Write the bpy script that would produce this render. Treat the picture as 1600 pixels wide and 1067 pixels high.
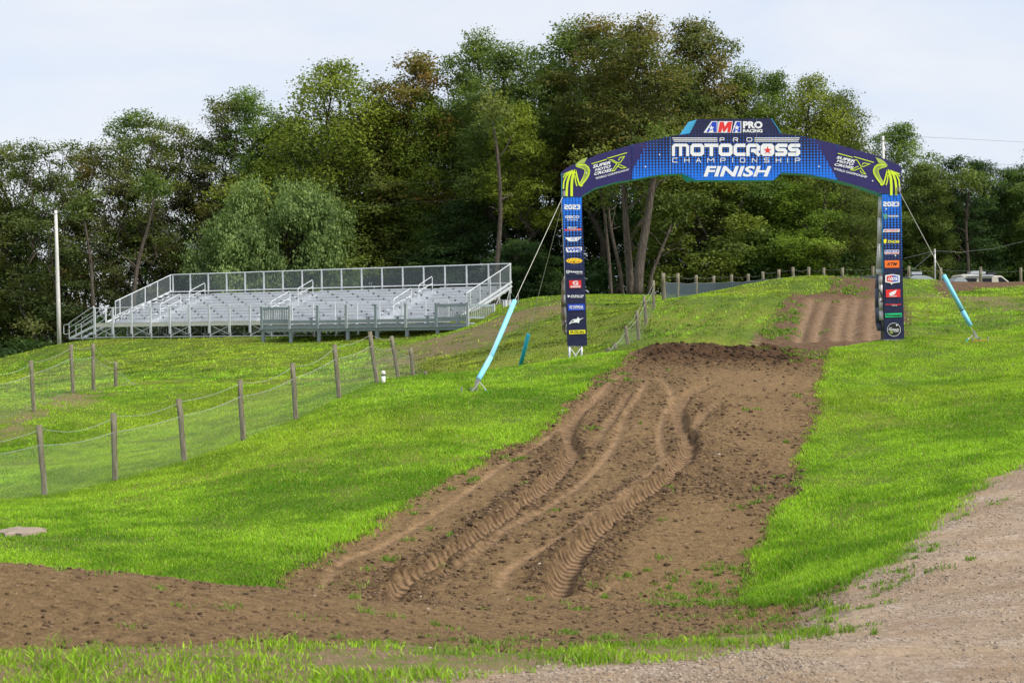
import bpy, math, random
import numpy as np
from mathutils import Vector, Matrix
for o in list(bpy.data.objects): bpy.data.objects.remove(o)
S = bpy.context.scene
# ---------------------------------------------------------------- camera
F = 2400.0; CZ = 4.0; RO = math.radians(0.5); HY = 525.0
cr, sr = math.cos(RO), math.sin(RO)
def P(px, py, D):
    u, v = px - 800.0, HY - py
    return Vector(((u*cr + v*sr)/F*D, D, (-u*sr + v*cr)/F*D + CZ))
def PIX(X, Y, Z):
    a, b = X*F/Y, (Z - CZ)*F/Y
    return 800 + a*cr - b*sr, HY - (a*sr + b*cr)
cam_d = bpy.data.cameras.new('camera'); cam = bpy.data.objects.new('camera', cam_d)
S.collection.objects.link(cam); S.camera = cam
cam_d.sensor_width = 36; cam_d.lens = 36*F/1600.0; cam_d.shift_y = (533.5-HY)/-1600.0
cam_d.clip_start = 0.1; cam_d.clip_end = 5000
cam_d.dof.use_dof = True; cam_d.dof.focus_distance = 42; cam_d.dof.aperture_fstop = 4.5
cam.matrix_world = Matrix(((cr, sr, 0, 0), (0, 0, -1, 0), (-sr, cr, 0, CZ), (0, 0, 0, 1)))
# ---------------------------------------------------------------- light
SUN_AZ, SUN_EL = 120.0, 46.0
sd = bpy.data.lights.new('sun', 'SUN'); sun = bpy.data.objects.new('sun', sd); S.collection.objects.link(sun)
sd.energy = 2.9; sd.angle = math.radians(12); sd.color = (1.0, 0.955, 0.88)
sv = Vector((math.sin(math.radians(SUN_AZ))*math.cos(math.radians(SUN_EL)), math.cos(math.radians(SUN_AZ))*math.cos(math.radians(SUN_EL)), math.sin(math.radians(SUN_EL))))
sun.rotation_euler = sv.to_track_quat('Z', 'Y').to_euler(); sun.location = sv*60
W = bpy.data.worlds.new('World'); S.world = W; W.use_nodes = True
S.view_settings.view_transform = 'Standard'; S.view_settings.look = 'None'
S.view_settings.exposure = 0.80; S.view_settings.gamma = 1.0
S.render.engine = 'CYCLES'
S.cycles.max_bounces = 6; S.cycles.diffuse_bounces = 3; S.cycles.glossy_bounces = 2; S.cycles.transparent_max_bounces = 12
S.cycles.transmission_bounces = 3
# ---------------------------------------------------------------- node helper
class G:
    def __init__(s, nt): s.nt = nt; s.n = nt.nodes; s.l = nt.links
    def set(s, sock, v):
        if isinstance(v, bpy.types.NodeSocket): s.l.new(v, sock)
        elif v is not None:
            if isinstance(v, (tuple, list)) and len(v) == 3 and sock.type == 'RGBA': v = (*v, 1)
            sock.default_value = v
    def node(s, t, ins=None, **kw):
        n = s.n.new(t)
        for k, v in kw.items(): setattr(n, k, v)
        for k, v in (ins or {}).items(): s.set(n.inputs[k], v)
        return n
    def noise(s, scale, detail=4, rough=.55, vec=None, dist=0.0, col=False):
        n = s.node('ShaderNodeTexNoise', {'Scale': scale, 'Detail': detail, 'Roughness': rough, 'Distortion': dist, 'Vector': vec})
        return n.outputs['Color' if col else 'Fac']
    def vor(s, scale, vec=None, feature='F1', out='Distance', rand=1.0):
        return s.node('ShaderNodeTexVoronoi', {'Scale': scale, 'Vector': vec, 'Randomness': rand}, feature=feature).outputs[out]
    def m(s, op, a, b=None, c=None):
        n = s.n.new('ShaderNodeMath'); n.operation = op
        for i, v in enumerate((a, b, c)):
            if v is not None: s.set(n.inputs[i], v)
        return n.outputs[0]
    def mr(s, v, a, b, c=0.0, d=1.0, smooth=False):
        n = s.node('ShaderNodeMapRange', {'Value': v, 'From Min': a, 'From Max': b, 'To Min': c, 'To Max': d})
        if smooth: n.interpolation_type = 'SMOOTHSTEP'
        return n.outputs[0]
    def mix(s, f, a, b, blend='MIX'):
        n = s.n.new('ShaderNodeMix'); n.data_type = 'RGBA'; n.blend_type = blend
        s.set(n.inputs[0], f); s.set(n.inputs[6], a); s.set(n.inputs[7], b)
        return n.outputs[2]
    def ramp(s, f, stops, interp='LINEAR'):
        n = s.n.new('ShaderNodeValToRGB'); n.color_ramp.interpolation = interp
        e = n.color_ramp.elements
        while len(e) < len(stops): e.new(0.5)
        for i, (p, c) in enumerate(stops): e[i].position = p; e[i].color = (*c, 1)
        s.set(n.inputs[0], f); return n.outputs[0]
    def attr(s, name, out='Fac'):
        return s.node('ShaderNodeAttribute', attribute_name=name).outputs[out]
    def coord(s, out='Object'): return s.n.new('ShaderNodeTexCoord').outputs[out]
    def mapping(s, vec, scale=(1,1,1), rot=(0,0,0), loc=(0,0,0)):
        return s.node('ShaderNodeMapping', {'Vector': vec, 'Scale': scale, 'Rotation': rot, 'Location': loc}).outputs[0]
    def sep(s, vec):
        return s.node('ShaderNodeSeparateXYZ', {'Vector': vec}).outputs
    def bump(s, h, strength=.5, dist=.02, nrm=None):
        return s.node('ShaderNodeBump', {'Height': h, 'Strength': strength, 'Distance': dist, 'Normal': nrm}).outputs[0]
def new_mat(name):
    m = bpy.data.materials.new(name); m.use_nodes = True; m.node_tree.nodes.clear()
    return m, G(m.node_tree)
def finish(g, col, rough=.8, bump=None, metal=0.0, spec=.3, trans=None, extra=None):
    b = g.node('ShaderNodeBsdfPrincipled', {'Base Color': col, 'Roughness': rough, 'Metallic': metal, 'Specular IOR Level': spec})
    if bump is not None: g.set(b.inputs['Normal'], bump)
    o = g.n.new('ShaderNodeOutputMaterial'); res = b.outputs[0]
    if trans is not None:
        t = g.node('ShaderNodeBsdfTranslucent', {'Color': trans[1]})
        mx = g.n.new('ShaderNodeMixShader'); mx.inputs[0].default_value = trans[0]
        g.l.new(res, mx.inputs[1]); g.l.new(t.outputs[0], mx.inputs[2]); res = mx.outputs[0]
    g.l.new(res, o.inputs[0]); return b
def simple(name, col, rough=.6, metal=0.0, var=.12, scale=6.0, bump=0.0, spec=.4, dirt=None):
    m, g = new_mat(name); c = g.coord()
    n = g.noise(scale, 6, .65, c)
    f = g.mr(n, .3, .7, 1-var, 1+var)
    cc = g.mix(1.0, col, g.node('ShaderNodeCombineColor', {0: f, 1: f, 2: f}).outputs[0], 'MULTIPLY')
    if dirt: cc = g.mix(g.mr(g.noise(scale*2.3, 8, .7, c), .52, .72, 0, dirt[0]), cc, dirt[1])
    finish(g, cc, g.mr(n, .3, .7, max(0, rough-.1), min(1, rough+.1)), g.bump(g.noise(scale*8, 4, .6, c), bump, .005) if bump else None, metal, spec)
    return m
# world nodes: Nishita sky veiled by thin high cloud
g = G(W.node_tree); g.n.clear()
sky = g.n.new('ShaderNodeTexSky'); sky.sky_type = 'NISHITA'; sky.sun_disc = False
sky.sun_elevation = math.radians(SUN_EL); sky.sun_rotation = math.radians(SUN_AZ)
sky.air_density = 1.0; sky.dust_density = 1.5; sky.ozone_density = 1.5
gc = g.coord('Generated'); sx = g.sep(gc)
cl = g.noise(2.6, 6, .55, g.mapping(gc, (1, 1, 2.6), (0, .15, 0)), .4)
cl2 = g.noise(4.0, 4, .5, g.mapping(gc, (1, 1, 5)), .2)
cf = g.mr(g.m('ADD', g.m('MULTIPLY', cl, .8), g.m('MULTIPLY', cl2, .2)), .40, .58, 0.0, 1.0, True)
cloudc = g.mix(cf, (4.35, 4.8, 5.6), (5.15, 5.28, 5.6))
skc = g.mix(.9, sky.outputs[0], cloudc)
bgn = g.node('ShaderNodeBackground', {'Color': skc, 'Strength': 0.1})
g.l.new(bgn.outputs[0], g.n.new('ShaderNodeOutputWorld').inputs[0])
# ---------------------------------------------------------------- mesh helpers
COL = S.collection
def link(name, me, mats, parent=None, loc=None, smooth=False):
    o = bpy.data.objects.new(name, me); COL.objects.link(o)
    for mt in (mats if isinstance(mats, (list, tuple)) else [mats]): me.materials.append(mt)
    if parent is not None: o.parent = parent
    if loc is not None: o.location = loc
    if smooth: me.polygons.foreach_set('use_smooth', np.ones(len(me.polygons), bool))
    return o
def fast_mesh(name, V, Fc, k=3):
    """V (n,3) array, Fc (m,k) array of equal sized faces"""
    me = bpy.data.meshes.new(name); V = np.asarray(V, np.float32); Fc = np.asarray(Fc, np.int32)
    me.vertices.add(len(V)); me.vertices.foreach_set('co', V.ravel())
    me.loops.add(Fc.size); me.loops.foreach_set('vertex_index', Fc.ravel())
    me.polygons.add(len(Fc)); me.polygons.foreach_set('loop_start', np.arange(0, Fc.size, k, dtype=np.int32))
    me.polygons.foreach_set('loop_total', np.full(len(Fc), k, np.int32))
    me.update(calc_edges=True); return me
def fattr(me, name, arr, dom='POINT'):
    a = me.attributes.new(name, 'FLOAT', dom); a.data.foreach_set('value', np.asarray(arr, np.float32).ravel())
def cattr(me, name, arr):
    a = me.attributes.new(name, 'FLOAT_COLOR', 'POINT')
    arr = np.asarray(arr, np.float32)
    if arr.shape[1] == 3: arr = np.hstack([arr, np.ones((len(arr), 1), np.float32)])
    a.data.foreach_set('color', arr.ravel())
def tag(o, label=None, cat=None, group=None, kind=None):
    if label: o['label'] = label
    if cat: o['category'] = cat
    if group: o['group'] = group
    if kind: o['kind'] = kind
    return o
def empty(name, loc, rz=0.0):
    o = bpy.data.objects.new(name, None); COL.objects.link(o); o.location = loc; o.rotation_euler = (0, 0, rz)
    o.empty_display_size = .3; return o
class MB:
    """collects boxes, bars and tubes in one mesh"""
    def __init__(s): s.v = []; s.f = []; s.mi = []
    def add(s, vs, fs, mi=0):
        b = len(s.v); s.v += [tuple(v) for v in vs]; s.f += [tuple(b+i for i in f) for f in fs]; s.mi += [mi]*len(fs)
    def box(s, c, size, R=None, mi=0):
        hx, hy, hz = size[0]/2, size[1]/2, size[2]/2
        vs = [Vector((x, y, z)) for x in (-hx, hx) for y in (-hy, hy) for z in (-hz, hz)]
        if R is not None: vs = [R @ v for v in vs]
        c = Vector(c)
        s.add([v+c for v in vs], [(0,1,3,2),(4,6,7,5),(0,4,5,1),(2,3,7,6),(0,2,6,4),(1,5,7,3)], mi)
    def bar(s, a, b, w, h=None, up=Vector((0,0,1)), mi=0):
        a, b = Vector(a), Vector(b); h = w if h is None else h
        d = (b-a); L = d.length
        if L < 1e-6: return
        d.normalize(); x = d.cross(up)
        if x.length < 1e-4: x = d.cross(Vector((0,1,0)))
        x.normalize(); y = x.cross(d)
        R = Matrix((x, d, y)).transposed(); s.box((a+b)/2, (w, L, h), R, mi)
    def tube(s, pts, r, n=8, mi=0, cap=True):
        pts = [Vector(p) for p in pts]; rs = r if isinstance(r, (list, tuple)) else [r]*len(pts)
        vs = []; x = None
        for i, p in enumerate(pts):
            d = (pts[min(i+1, len(pts)-1)] - pts[max(i-1, 0)]).normalized()
            if x is None: x = d.orthogonal().normalized()
            x = (x - d*x.dot(d)).normalized(); y = d.cross(x)
            vs += [p + (x*math.cos(2*math.pi*k/n) + y*math.sin(2*math.pi*k/n))*rs[i] for k in range(n)]
        fs = [(i*n+k, i*n+(k+1) % n, (i+1)*n+(k+1) % n, (i+1)*n+k) for i in range(len(pts)-1) for k in range(n)]
        if cap: fs += [tuple(reversed(range(n))), tuple((len(pts)-1)*n+k for k in range(n))]
        s.add(vs, fs, mi)
    def poly(s, pts, mi=0): s.add(pts, [tuple(range(len(pts)))], mi)
    def build(s, name, mats, parent=None, smooth=False, loc=None):
        me = bpy.data.meshes.new(name); me.from_pydata(s.v, [], s.f); me.update()
        o = link(name, me, mats, parent, loc, smooth)
        if len(o.data.materials) > 1: me.polygons.foreach_set('material_index', s.mi)
        return o
def copy_tree(o, parent=None):
    c = o.copy(); COL.objects.link(c); c.parent = parent
    for ch in list(o.children): copy_tree(ch, c)
    return c
# ---------------------------------------------------------------- value noise
def _hash(ix, iy, seed):
    h = (ix.astype(np.int64)*374761393 + iy.astype(np.int64)*668265263 + seed*1442695041) & 0xffffffff
    h = ((h ^ (h >> 13))*1274126177) & 0xffffffff
    return ((h ^ (h >> 16)) & 0xffff)/65535.0
def vnoise(x, y, seed=0):
    ix, iy = np.floor(x), np.floor(y); fx, fy = x-ix, y-iy
    fx = fx*fx*(3-2*fx); fy = fy*fy*(3-2*fy); ix = ix.astype(np.int64); iy = iy.astype(np.int64)
    a, b = _hash(ix, iy, seed), _hash(ix+1, iy, seed); c, d = _hash(ix, iy+1, seed), _hash(ix+1, iy+1, seed)
    return (a*(1-fx)+b*fx)*(1-fy) + (c*(1-fx)+d*fx)*fy
def fbm(x, y, scale, oct=4, seed=0, gain=.5):
    t = 0; amp = 1; n = 0
    for i in range(oct):
        t = t + amp*(vnoise(x*scale, y*scale, seed+i*17)-.5); n += amp*.5; amp *= gain; scale *= 2.03
    return t/n
# ================================================================ terrain
CP = []   # (px, py, D)
def cp(*a): CP.extend(a)
for px in (-300, 0, 400, 800, 1200, 1600, 1900): cp((px, 1067, 10.5), (px, 1230, 8.0))
cp((-300,1012,11.6),(0,1012,11.6),(400,1003,11.9),(800,1010,12.2),(1250,985,13.5),(1600,960,13.6),(1900,950,13.6))
cp((1600,850,17.5),(1400,880,17.3),(1600,720,24),(1260,950,16.6),(1180,935,17.4),(1600,780,20.6),(1900,700,24),(1900,840,17.6))
cp((-300,850,14.5),(0,868,14.5),(200,885,15.1),(430,910,16.2),(600,928,17.0),(800,942,17.5),(1000,948,17.5),(1100,947,17.3))
cp((-300,930,12.6),(0,950,12.6),(400,962,13.6),(800,980,14.8),(1100,975,15.2))
def zp(px, Z, D): CP.append((px, HY - Z*F/D, D))   # hidden points by height relative to the eye (roll ignored)
zp(-300,-2.75,16.3); zp(0,-2.78,16.3); zp(200,-2.88,17.0); zp(400,-3.02,18.0)
cp((-300,862,20.6),(0,864,20.6),(200,880,20.0),(400,902,19.4),(0,800,24.9),(65,775,28.4),(178,753,29.6),(283,722,31),(377,688,32.6),(460,656,34.5),(527,622,37),
   (583,598,39),(665,590,43),(740,586,43.5),(880,565,43.4),(960,556,43.6),(-300,790,27))
cp((300,850,21.5),(400,780,25),(600,700,28.6),(600,640,33),(500,835,21.8),(700,650,32),(800,600,38),(200,810,24.5))
def trackZ(D): return -3.17 + .1167*(D-19)
def lerp_tab(t, tab):
    for (a, va), (b, vb) in zip(tab, tab[1:]):
        if t <= b: return va + (vb-va)*max(0, (t-a)/(b-a))
    return tab[-1][1]
LE = [(570,985),(600,940),(672,850),(720,765),(800,620),(900,410),(925,400)]
RE = [(565,1290),(620,1275),(680,1262),(760,1245),(830,1203),(900,1170),(930,1175)]
for D in (19, 20.5, 22, 24, 26.5, 29, 32, 35, 38, 40.5):
    Z = trackZ(D); py = HY - Z*F/D; l, r = lerp_tab(py, LE), lerp_tab(py, RE)
    for t in (0, .33, .66, 1): cp((l+(r-l)*t, py, D))
cp((1400,800,21.8),(1300,880,19),(1400,700,27),(1600,650,29.5),(1600,600,34),(1350,620,34),(1450,600,36.5),(1600,555,40),(1900,560,36),(1900,620,30))
cp((1000,547,42.5),(1120,541,42.5),(1240,544,42.5),(1330,541,43),(1400,528,44.2),(1500,532,43),(1600,512,46.5),(1900,500,47))
for px in (960,1050,1150,1250): zp(px,-1.25,46)
zp(1330,-.7,47); zp(1400,-.45,47.2); zp(1500,-.35,47.5); zp(1600,-.05,50)
zp(660,-1.7,46.5); zp(760,-1.75,47); zp(880,-1.4,46.5)
cp((1010,539,50.5),(1120,534,51),(1250,532,51),(1320,530,51),(1380,528,51),(998,532,51.5),(1009,506,56),(1022,482,60),(1037,466,64))
cp((1060,500,57),(1050,467,64.5),(1100,500,57),(1150,465,64),(1200,500,57),(1205,462,63),(1222,450,66),(1236,434,68),(1300,500,57),(1300,470,62.5),(1290,435,71),(1380,437,71),
   (1380,500,57),(1380,470,62.5),(1432,436,70),(1480,458,67),(1440,500,57),(1440,520,52),(1500,500,56),(1560,520,51),(1600,500,53),(1600,470,60),(1520,470,61),(1600,452,68),(1500,455,69),(1500,440,73),(1600,440,73),(1900,440,73),(1900,480,60))
for px in (1480,1600,1900): zp(px,1.2,82); zp(px,.9,100); zp(px,.9,130)
for px in (1200,1300,1400): zp(px,2.1,82); zp(px,2.1,100); zp(px,2.2,130)
cp((850,560,52),(750,572,53),(850,535,58),(930,525,61),(950,543,53),(850,500,66),(800,520,66),(930,500,66),(850,478,78),(950,478,78),(850,467,88),(950,465,88),(1040,463,92),(1150,461,95),(1030,480,75))
zp(850,2.5,100); zp(1000,2.5,100); zp(850,2.6,130); zp(1000,2.6,130)
cp((740,510,76),(760,500,80),(800,472,90),(700,524,78),(640,534,78),(780,482,88))
cp((700,560,60),(620,560,66),(600,575,60),(500,588,57),(400,560,72),(450,540,82),(550,536,86),(300,560,80),(300,585,66),(200,560,84),(100,570,84),(0,590,84))
cp((684,526,85),(590,531,86.5),(500,535,89),(416,536,91),(380,528,94),(270,530,98),(150,530,101),(90,539,104),(0,572,96))
zp(-300,-3.6,90); zp(-300,-5,130)
zp(0,-4.5,120); zp(100,-3.4,125); zp(200,-1.0,125); zp(400,.3,115); zp(600,.8,110); zp(720,1.2,100); zp(300,-.3,130); zp(600,1.0,135)
zp(520,.15,100); zp(300,.15,105)
cp((200,607,50),(400,604,48),(520,601,45),(560,600,43.5),(100,700,36),(200,660,40),(0,690,37.5),(50,642,40.5),(112,614,45),(146,610,46.2),(180,607,47),(0,618,46.5),(-300,630,45),(-300,720,36),(300,640,42),(300,690,35.5),(450,620,41))
zp(0,-2.75,52); zp(200,-2.2,54); zp(400,-1.95,52); zp(520,-1.95,49); zp(600,-1.8,47); zp(-300,-3,54)
cp((0,613,66),(200,598,60),(400,598,57),(-300,612,68))
cpa = np.array(CP, float)
cb = np.log(cpa[:, 2]); u_, v_ = cpa[:, 0]-800, HY-cpa[:, 1]
ca = (u_*cr + v_*sr)/F; cw = (-u_*sr + v_*cr)/F
CC = .035; B0, B1 = math.log(8.0), math.log(135.0)
def _phi(a, b): return np.sqrt((a[:, None]-ca[None])**2 + (b[:, None]-cb[None])**2 + CC*CC)
n_ = len(ca); K_ = np.zeros((n_+3, n_+3)); K_[:n_, :n_] = _phi(ca, cb) - np.eye(n_)*2e-3
Pm = np.stack([np.ones(n_), ca, cb], 1); K_[:n_, n_:] = Pm; K_[n_:, :n_] = Pm.T
SOL = np.linalg.solve(K_, np.concatenate([cw, np.zeros(3)]))
def Hb(X, Y):
    X = np.atleast_1d(np.asarray(X, float)); Y = np.atleast_1d(np.asarray(Y, float)); out = np.empty(X.shape); xf, yf, of = X.ravel(), Y.ravel(), out.reshape(-1)
    for i in range(0, len(xf), 20000):
        x, y = xf[i:i+20000], np.clip(yf[i:i+20000], 8.0, 135.0)
        a = np.clip(x/y, -.46, .46); b = np.log(y)
        w = _phi(a, b) @ SOL[:n_] + SOL[n_] + SOL[n_+1]*a + SOL[n_+2]*b
        of[i:i+20000] = w*y + CZ
    return out
def H(x, y): return float(Hb([x], [y])[0])
def hit(px, py, d0=9.5, d1=130):
    """first meeting of the sight line with the ground"""
    D = np.exp(np.linspace(math.log(d0), math.log(d1), 700)); u, v = px-800, HY-py
    X = (u*cr+v*sr)/F*D; Z = (-u*sr+v*cr)/F*D + CZ
    h = Hb(X, D); k = np.nonzero(h > Z)[0]
    if len(k) == 0: i = int(np.argmax(h-Z)); return Vector((X[i], D[i], h[i]))
    i = k[0]
    if i == 0: return Vector((X[0], D[0], h[0]))
    t = (Z[i-1]-h[i-1])/((Z[i-1]-h[i-1])+(h[i]-Z[i])); d = D[i-1]+(D[i]-D[i-1])*t
    x = (u*cr+v*sr)/F*d; return Vector((x, d, H(x, d)))
def W2(pts):
    """image outline -> ground outline; a third value gives the distance"""
    out = []
    for p in pts:
        q = P(*p) if len(p) == 3 else hit(*p); out.append((q.x, q.y))
    return np.array(out)
def sdist(X, Y, poly):
    x, y = X.ravel(), Y.ravel(); n = len(poly); d = np.full(len(x), 1e9); ins = np.zeros(len(x), bool)
    for i in range(n):
        ax, ay = poly[i]; bx, by = poly[(i+1) % n]; ex, ey = bx-ax, by-ay
        t = np.clip(((x-ax)*ex+(y-ay)*ey)/(ex*ex+ey*ey+1e-12), 0, 1)
        d = np.minimum(d, (x-ax-t*ex)**2 + (y-ay-t*ey)**2)
        c = ((ay > y) != (by > y)) & (x < (bx-ax)*(y-ay)/(by-ay+1e-12)+ax); ins ^= c
    d = np.sqrt(d); return np.where(ins, d, -d).reshape(X.shape)
def smooth_line(pts, step=.15):
    pts = np.array(pts, float); P4 = np.vstack([2*pts[0]-pts[1], pts, 2*pts[-1]-pts[-2]]); out = []
    for i in range(len(pts)-1):
        p0, p1, p2, p3 = P4[i:i+4]; n = max(2, int(np.hypot(*(p2-p1))/step))
        for t in np.linspace(0, 1, n, endpoint=False):
            out.append(.5*((2*p1)+(-p0+p2)*t+(2*p0-5*p1+4*p2-p3)*t*t+(-p0+3*p1-3*p2+p3)*t**3))
    out.append(pts[-1]); return np.array(out)
def linedist(X, Y, L, maxd=1.0):
    """distance, arc length, side, for points close to polyline L"""
    x, y = X.ravel(), Y.ravel(); d = np.full(len(x), 9.0); s = np.zeros(len(x)); sg = np.ones(len(x))
    lo, hi = L.min(0)-maxd, L.max(0)+maxd
    idx = np.nonzero((x > lo[0]) & (x < hi[0]) & (y > lo[1]) & (y < hi[1]))[0]
    if len(idx) == 0: return d.reshape(X.shape), s.reshape(X.shape), sg.reshape(X.shape)
    xx, yy = x[idx], y[idx]; dd = np.full(len(xx), 81.0); ss = np.zeros(len(xx)); gg = np.ones(len(xx)); acc = 0
    for (ax, ay), (bx, by) in zip(L[:-1], L[1:]):
        ex, ey = bx-ax, by-ay; ln = math.hypot(ex, ey)+1e-9
        t = np.clip(((xx-ax)*ex+(yy-ay)*ey)/(ln*ln), 0, 1); q = (xx-ax-t*ex)**2+(yy-ay-t*ey)**2
        k = q < dd; dd[k] = q[k]; ss[k] = acc+t[k]*ln; gg[k] = np.sign(ex*(yy[k]-ay)-ey*(xx[k]-ax)); acc += ln
    d[idx] = np.sqrt(dd); s[idx] = ss; sg[idx] = gg
    return d.reshape(X.shape), s.reshape(X.shape), sg.reshape(X.shape)
POLY_TRACK = W2([(470,882),(540,843),(620,798),(700,748),(760,715),(830,682),(880,640),(905,612),(935,588),(965,572),(985,555,42),(1000,549,43.2),(1120,542,43.2),(1240,543,46.5),(1300,541,46.5),(1302,545,43.4),(1300,556,42.2),(1296,566,41),
    (1281,600),(1277,640),(1268,680),(1256,720),(1247,760),(1225,800),(1200,838),(1180,870),(1168,905),(1174,942),(1215,943),(1262,930),(1310,915),(1340,950),(1275,984),(1120,992),(960,1010),(800,1018),(600,1006),(400,1003),(200,1010),(0,1016),(-400,1016),
    (-400,848,15.4),(0,866,15.2),(100,875,15.4),(200,884,15.8),(300,895,16.4),(380,905,17.0),(430,903)])
POLY_ROAD = W2([(1640,690),(1600,722),(1545,745),(1500,790),(1440,835),(1390,878),(1318,905),(1262,932),(1235,944),(1240,965),(1262,987),(1150,1018),(1000,1035),(850,1048),(700,1060),(500,1080),(200,1082),(-400,1085)])
POLY_ROAD = np.vstack([POLY_ROAD, [(-14, 4), (-40, -30), (60, -30), (60, 30), (14, 32)]])
POLY_HILL = W2([(1150,541,46),(1190,515),(1212,490),(1222,468),(1240,458),(1262,462),(1292,452),(1300,442),(1300,436,74),(1392,436,74),(1400,452),(1412,470),(1422,490),(1412,528,51),(1320,536,48),(1300,541,46)])
POLY_BANK = W2([(1000,542,49),(1040,470),(1150,466),(1205,466),(1190,515),(1165,541,50)])
POLY_LEFTB = W2([(600,580),(700,530),(800,490),(950,470),(1020,470),(985,545,50),(880,562,50),(700,590,50)])
POLY_BARM = W2([(1452,438,76),(1900,438,76),(1900,450),(1560,449),(1530,451),(1495,457),(1482,466),(1462,452)])
POLY_SPARSE = W2([(610,548),(660,533),(700,522),(748,507),(790,492),(850,477),(900,467),(905,480),(850,497),(800,517),(750,540),(700,556),(650,568),(590,575)])
POLY_PATH = W2([(-300,760),(0,668),(50,640),(105,612),(150,609),(175,611),(120,632),(70,655),(0,688),(-300,800)])
POLY_RIGHTP = W2([(1450,464),(1520,461),(1600,478),(1700,490),(1600,487),(1530,470)])
LINES_RUT = [  # image line, half width, depth
 ([(600,930),(625,910),(672,878),(735,838),(800,792),(850,757),(885,722),(897,700),(888,678),(893,655),(920,628),(960,600),(985,588)], .14, .15),
 ([(868,925),(880,895),(905,850),(950,808),(1000,770),(1045,735),(1072,705),(1076,682),(1062,655),(1060,630),(1080,608),(1120,590)], .17, .19),
 ([(1125,625),(1105,640),(1085,665),(1080,680)], .1, .06),
 ([(985,610),(965,640),(950,660),(925,700)], .09, .04)]
LINES_PACK = [
 ([(440,915),(520,886),(600,845),(700,783),(790,720),(850,685),(905,640),(950,598),(985,575)], .07),
 ([(680,900),(740,862),(800,818),(870,778),(925,735),(960,690),(975,650),(1000,610),(1015,585)], .08),
 ([(775,925),(795,885),(850,850),(920,805),(985,760),(1035,715),(1030,685),(1035,650),(1050,620),(1040,595),(1015,582)], .08),
 ([(905,935),(960,905),(985,870)], .03)]
RUTS = [(smooth_line(W2(l)), w, dp) for l, w, dp in LINES_RUT]
PACKS = [(smooth_line(W2(l)), w) for l, w in LINES_PACK]
HILLR = [(smooth_line(W2([(b, 532, 51), ((b+t)/2-2, 500), (t, 466)])), .20, .14) for b, t in ((1250,1271),(1276,1294),(1309,1322),(1331,1341),(1362,1366),(1383,1386),(1405,1404))]
HILLR += [(smooth_line(W2([(1075,538,50.5),(1092,505),(1125,470)])), .25, .05), (smooth_line(W2([(1135,538,50.5),(1150,505),(1180,470)])), .22, .08), (smooth_line(W2([(1175,538,50.5),(1188,505),(1213,470)])), .22, .08)]
ROADL = [smooth_line(W2(l)) for l in ([(1640,872),(1540,905),(1400,960),(1270,1010),(1120,1060)], [(1640,960),(1500,1000),(1380,1050),(1340,1066)], [(1640,770),(1540,815),(1430,880),(1340,935)])]
def axis(lo, hi, f0, f1, step, grow, mx, far):
    mid = list(np.arange(f0, f1, step)); a = []; x, st = f0, step
    while x > lo: st = min(st*grow, mx); x -= st; a.append(x)
    b = []; x, st = mid[-1], step
    while x < hi: st = min(st*grow, mx); x += st; b.append(x)
    return np.array([lo-far*k for k in (4, 2, 1)] + a[::-1] + mid + b + [hi+far*k for k in (1, 2, 5)])
xs = axis(-95, 95, -5.6, 9.6, .055, 1.028, 1.6, 120)
ys = axis(-60, 250, 10.2, 43.6, .058, 1.016, 2.2, 200)
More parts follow.
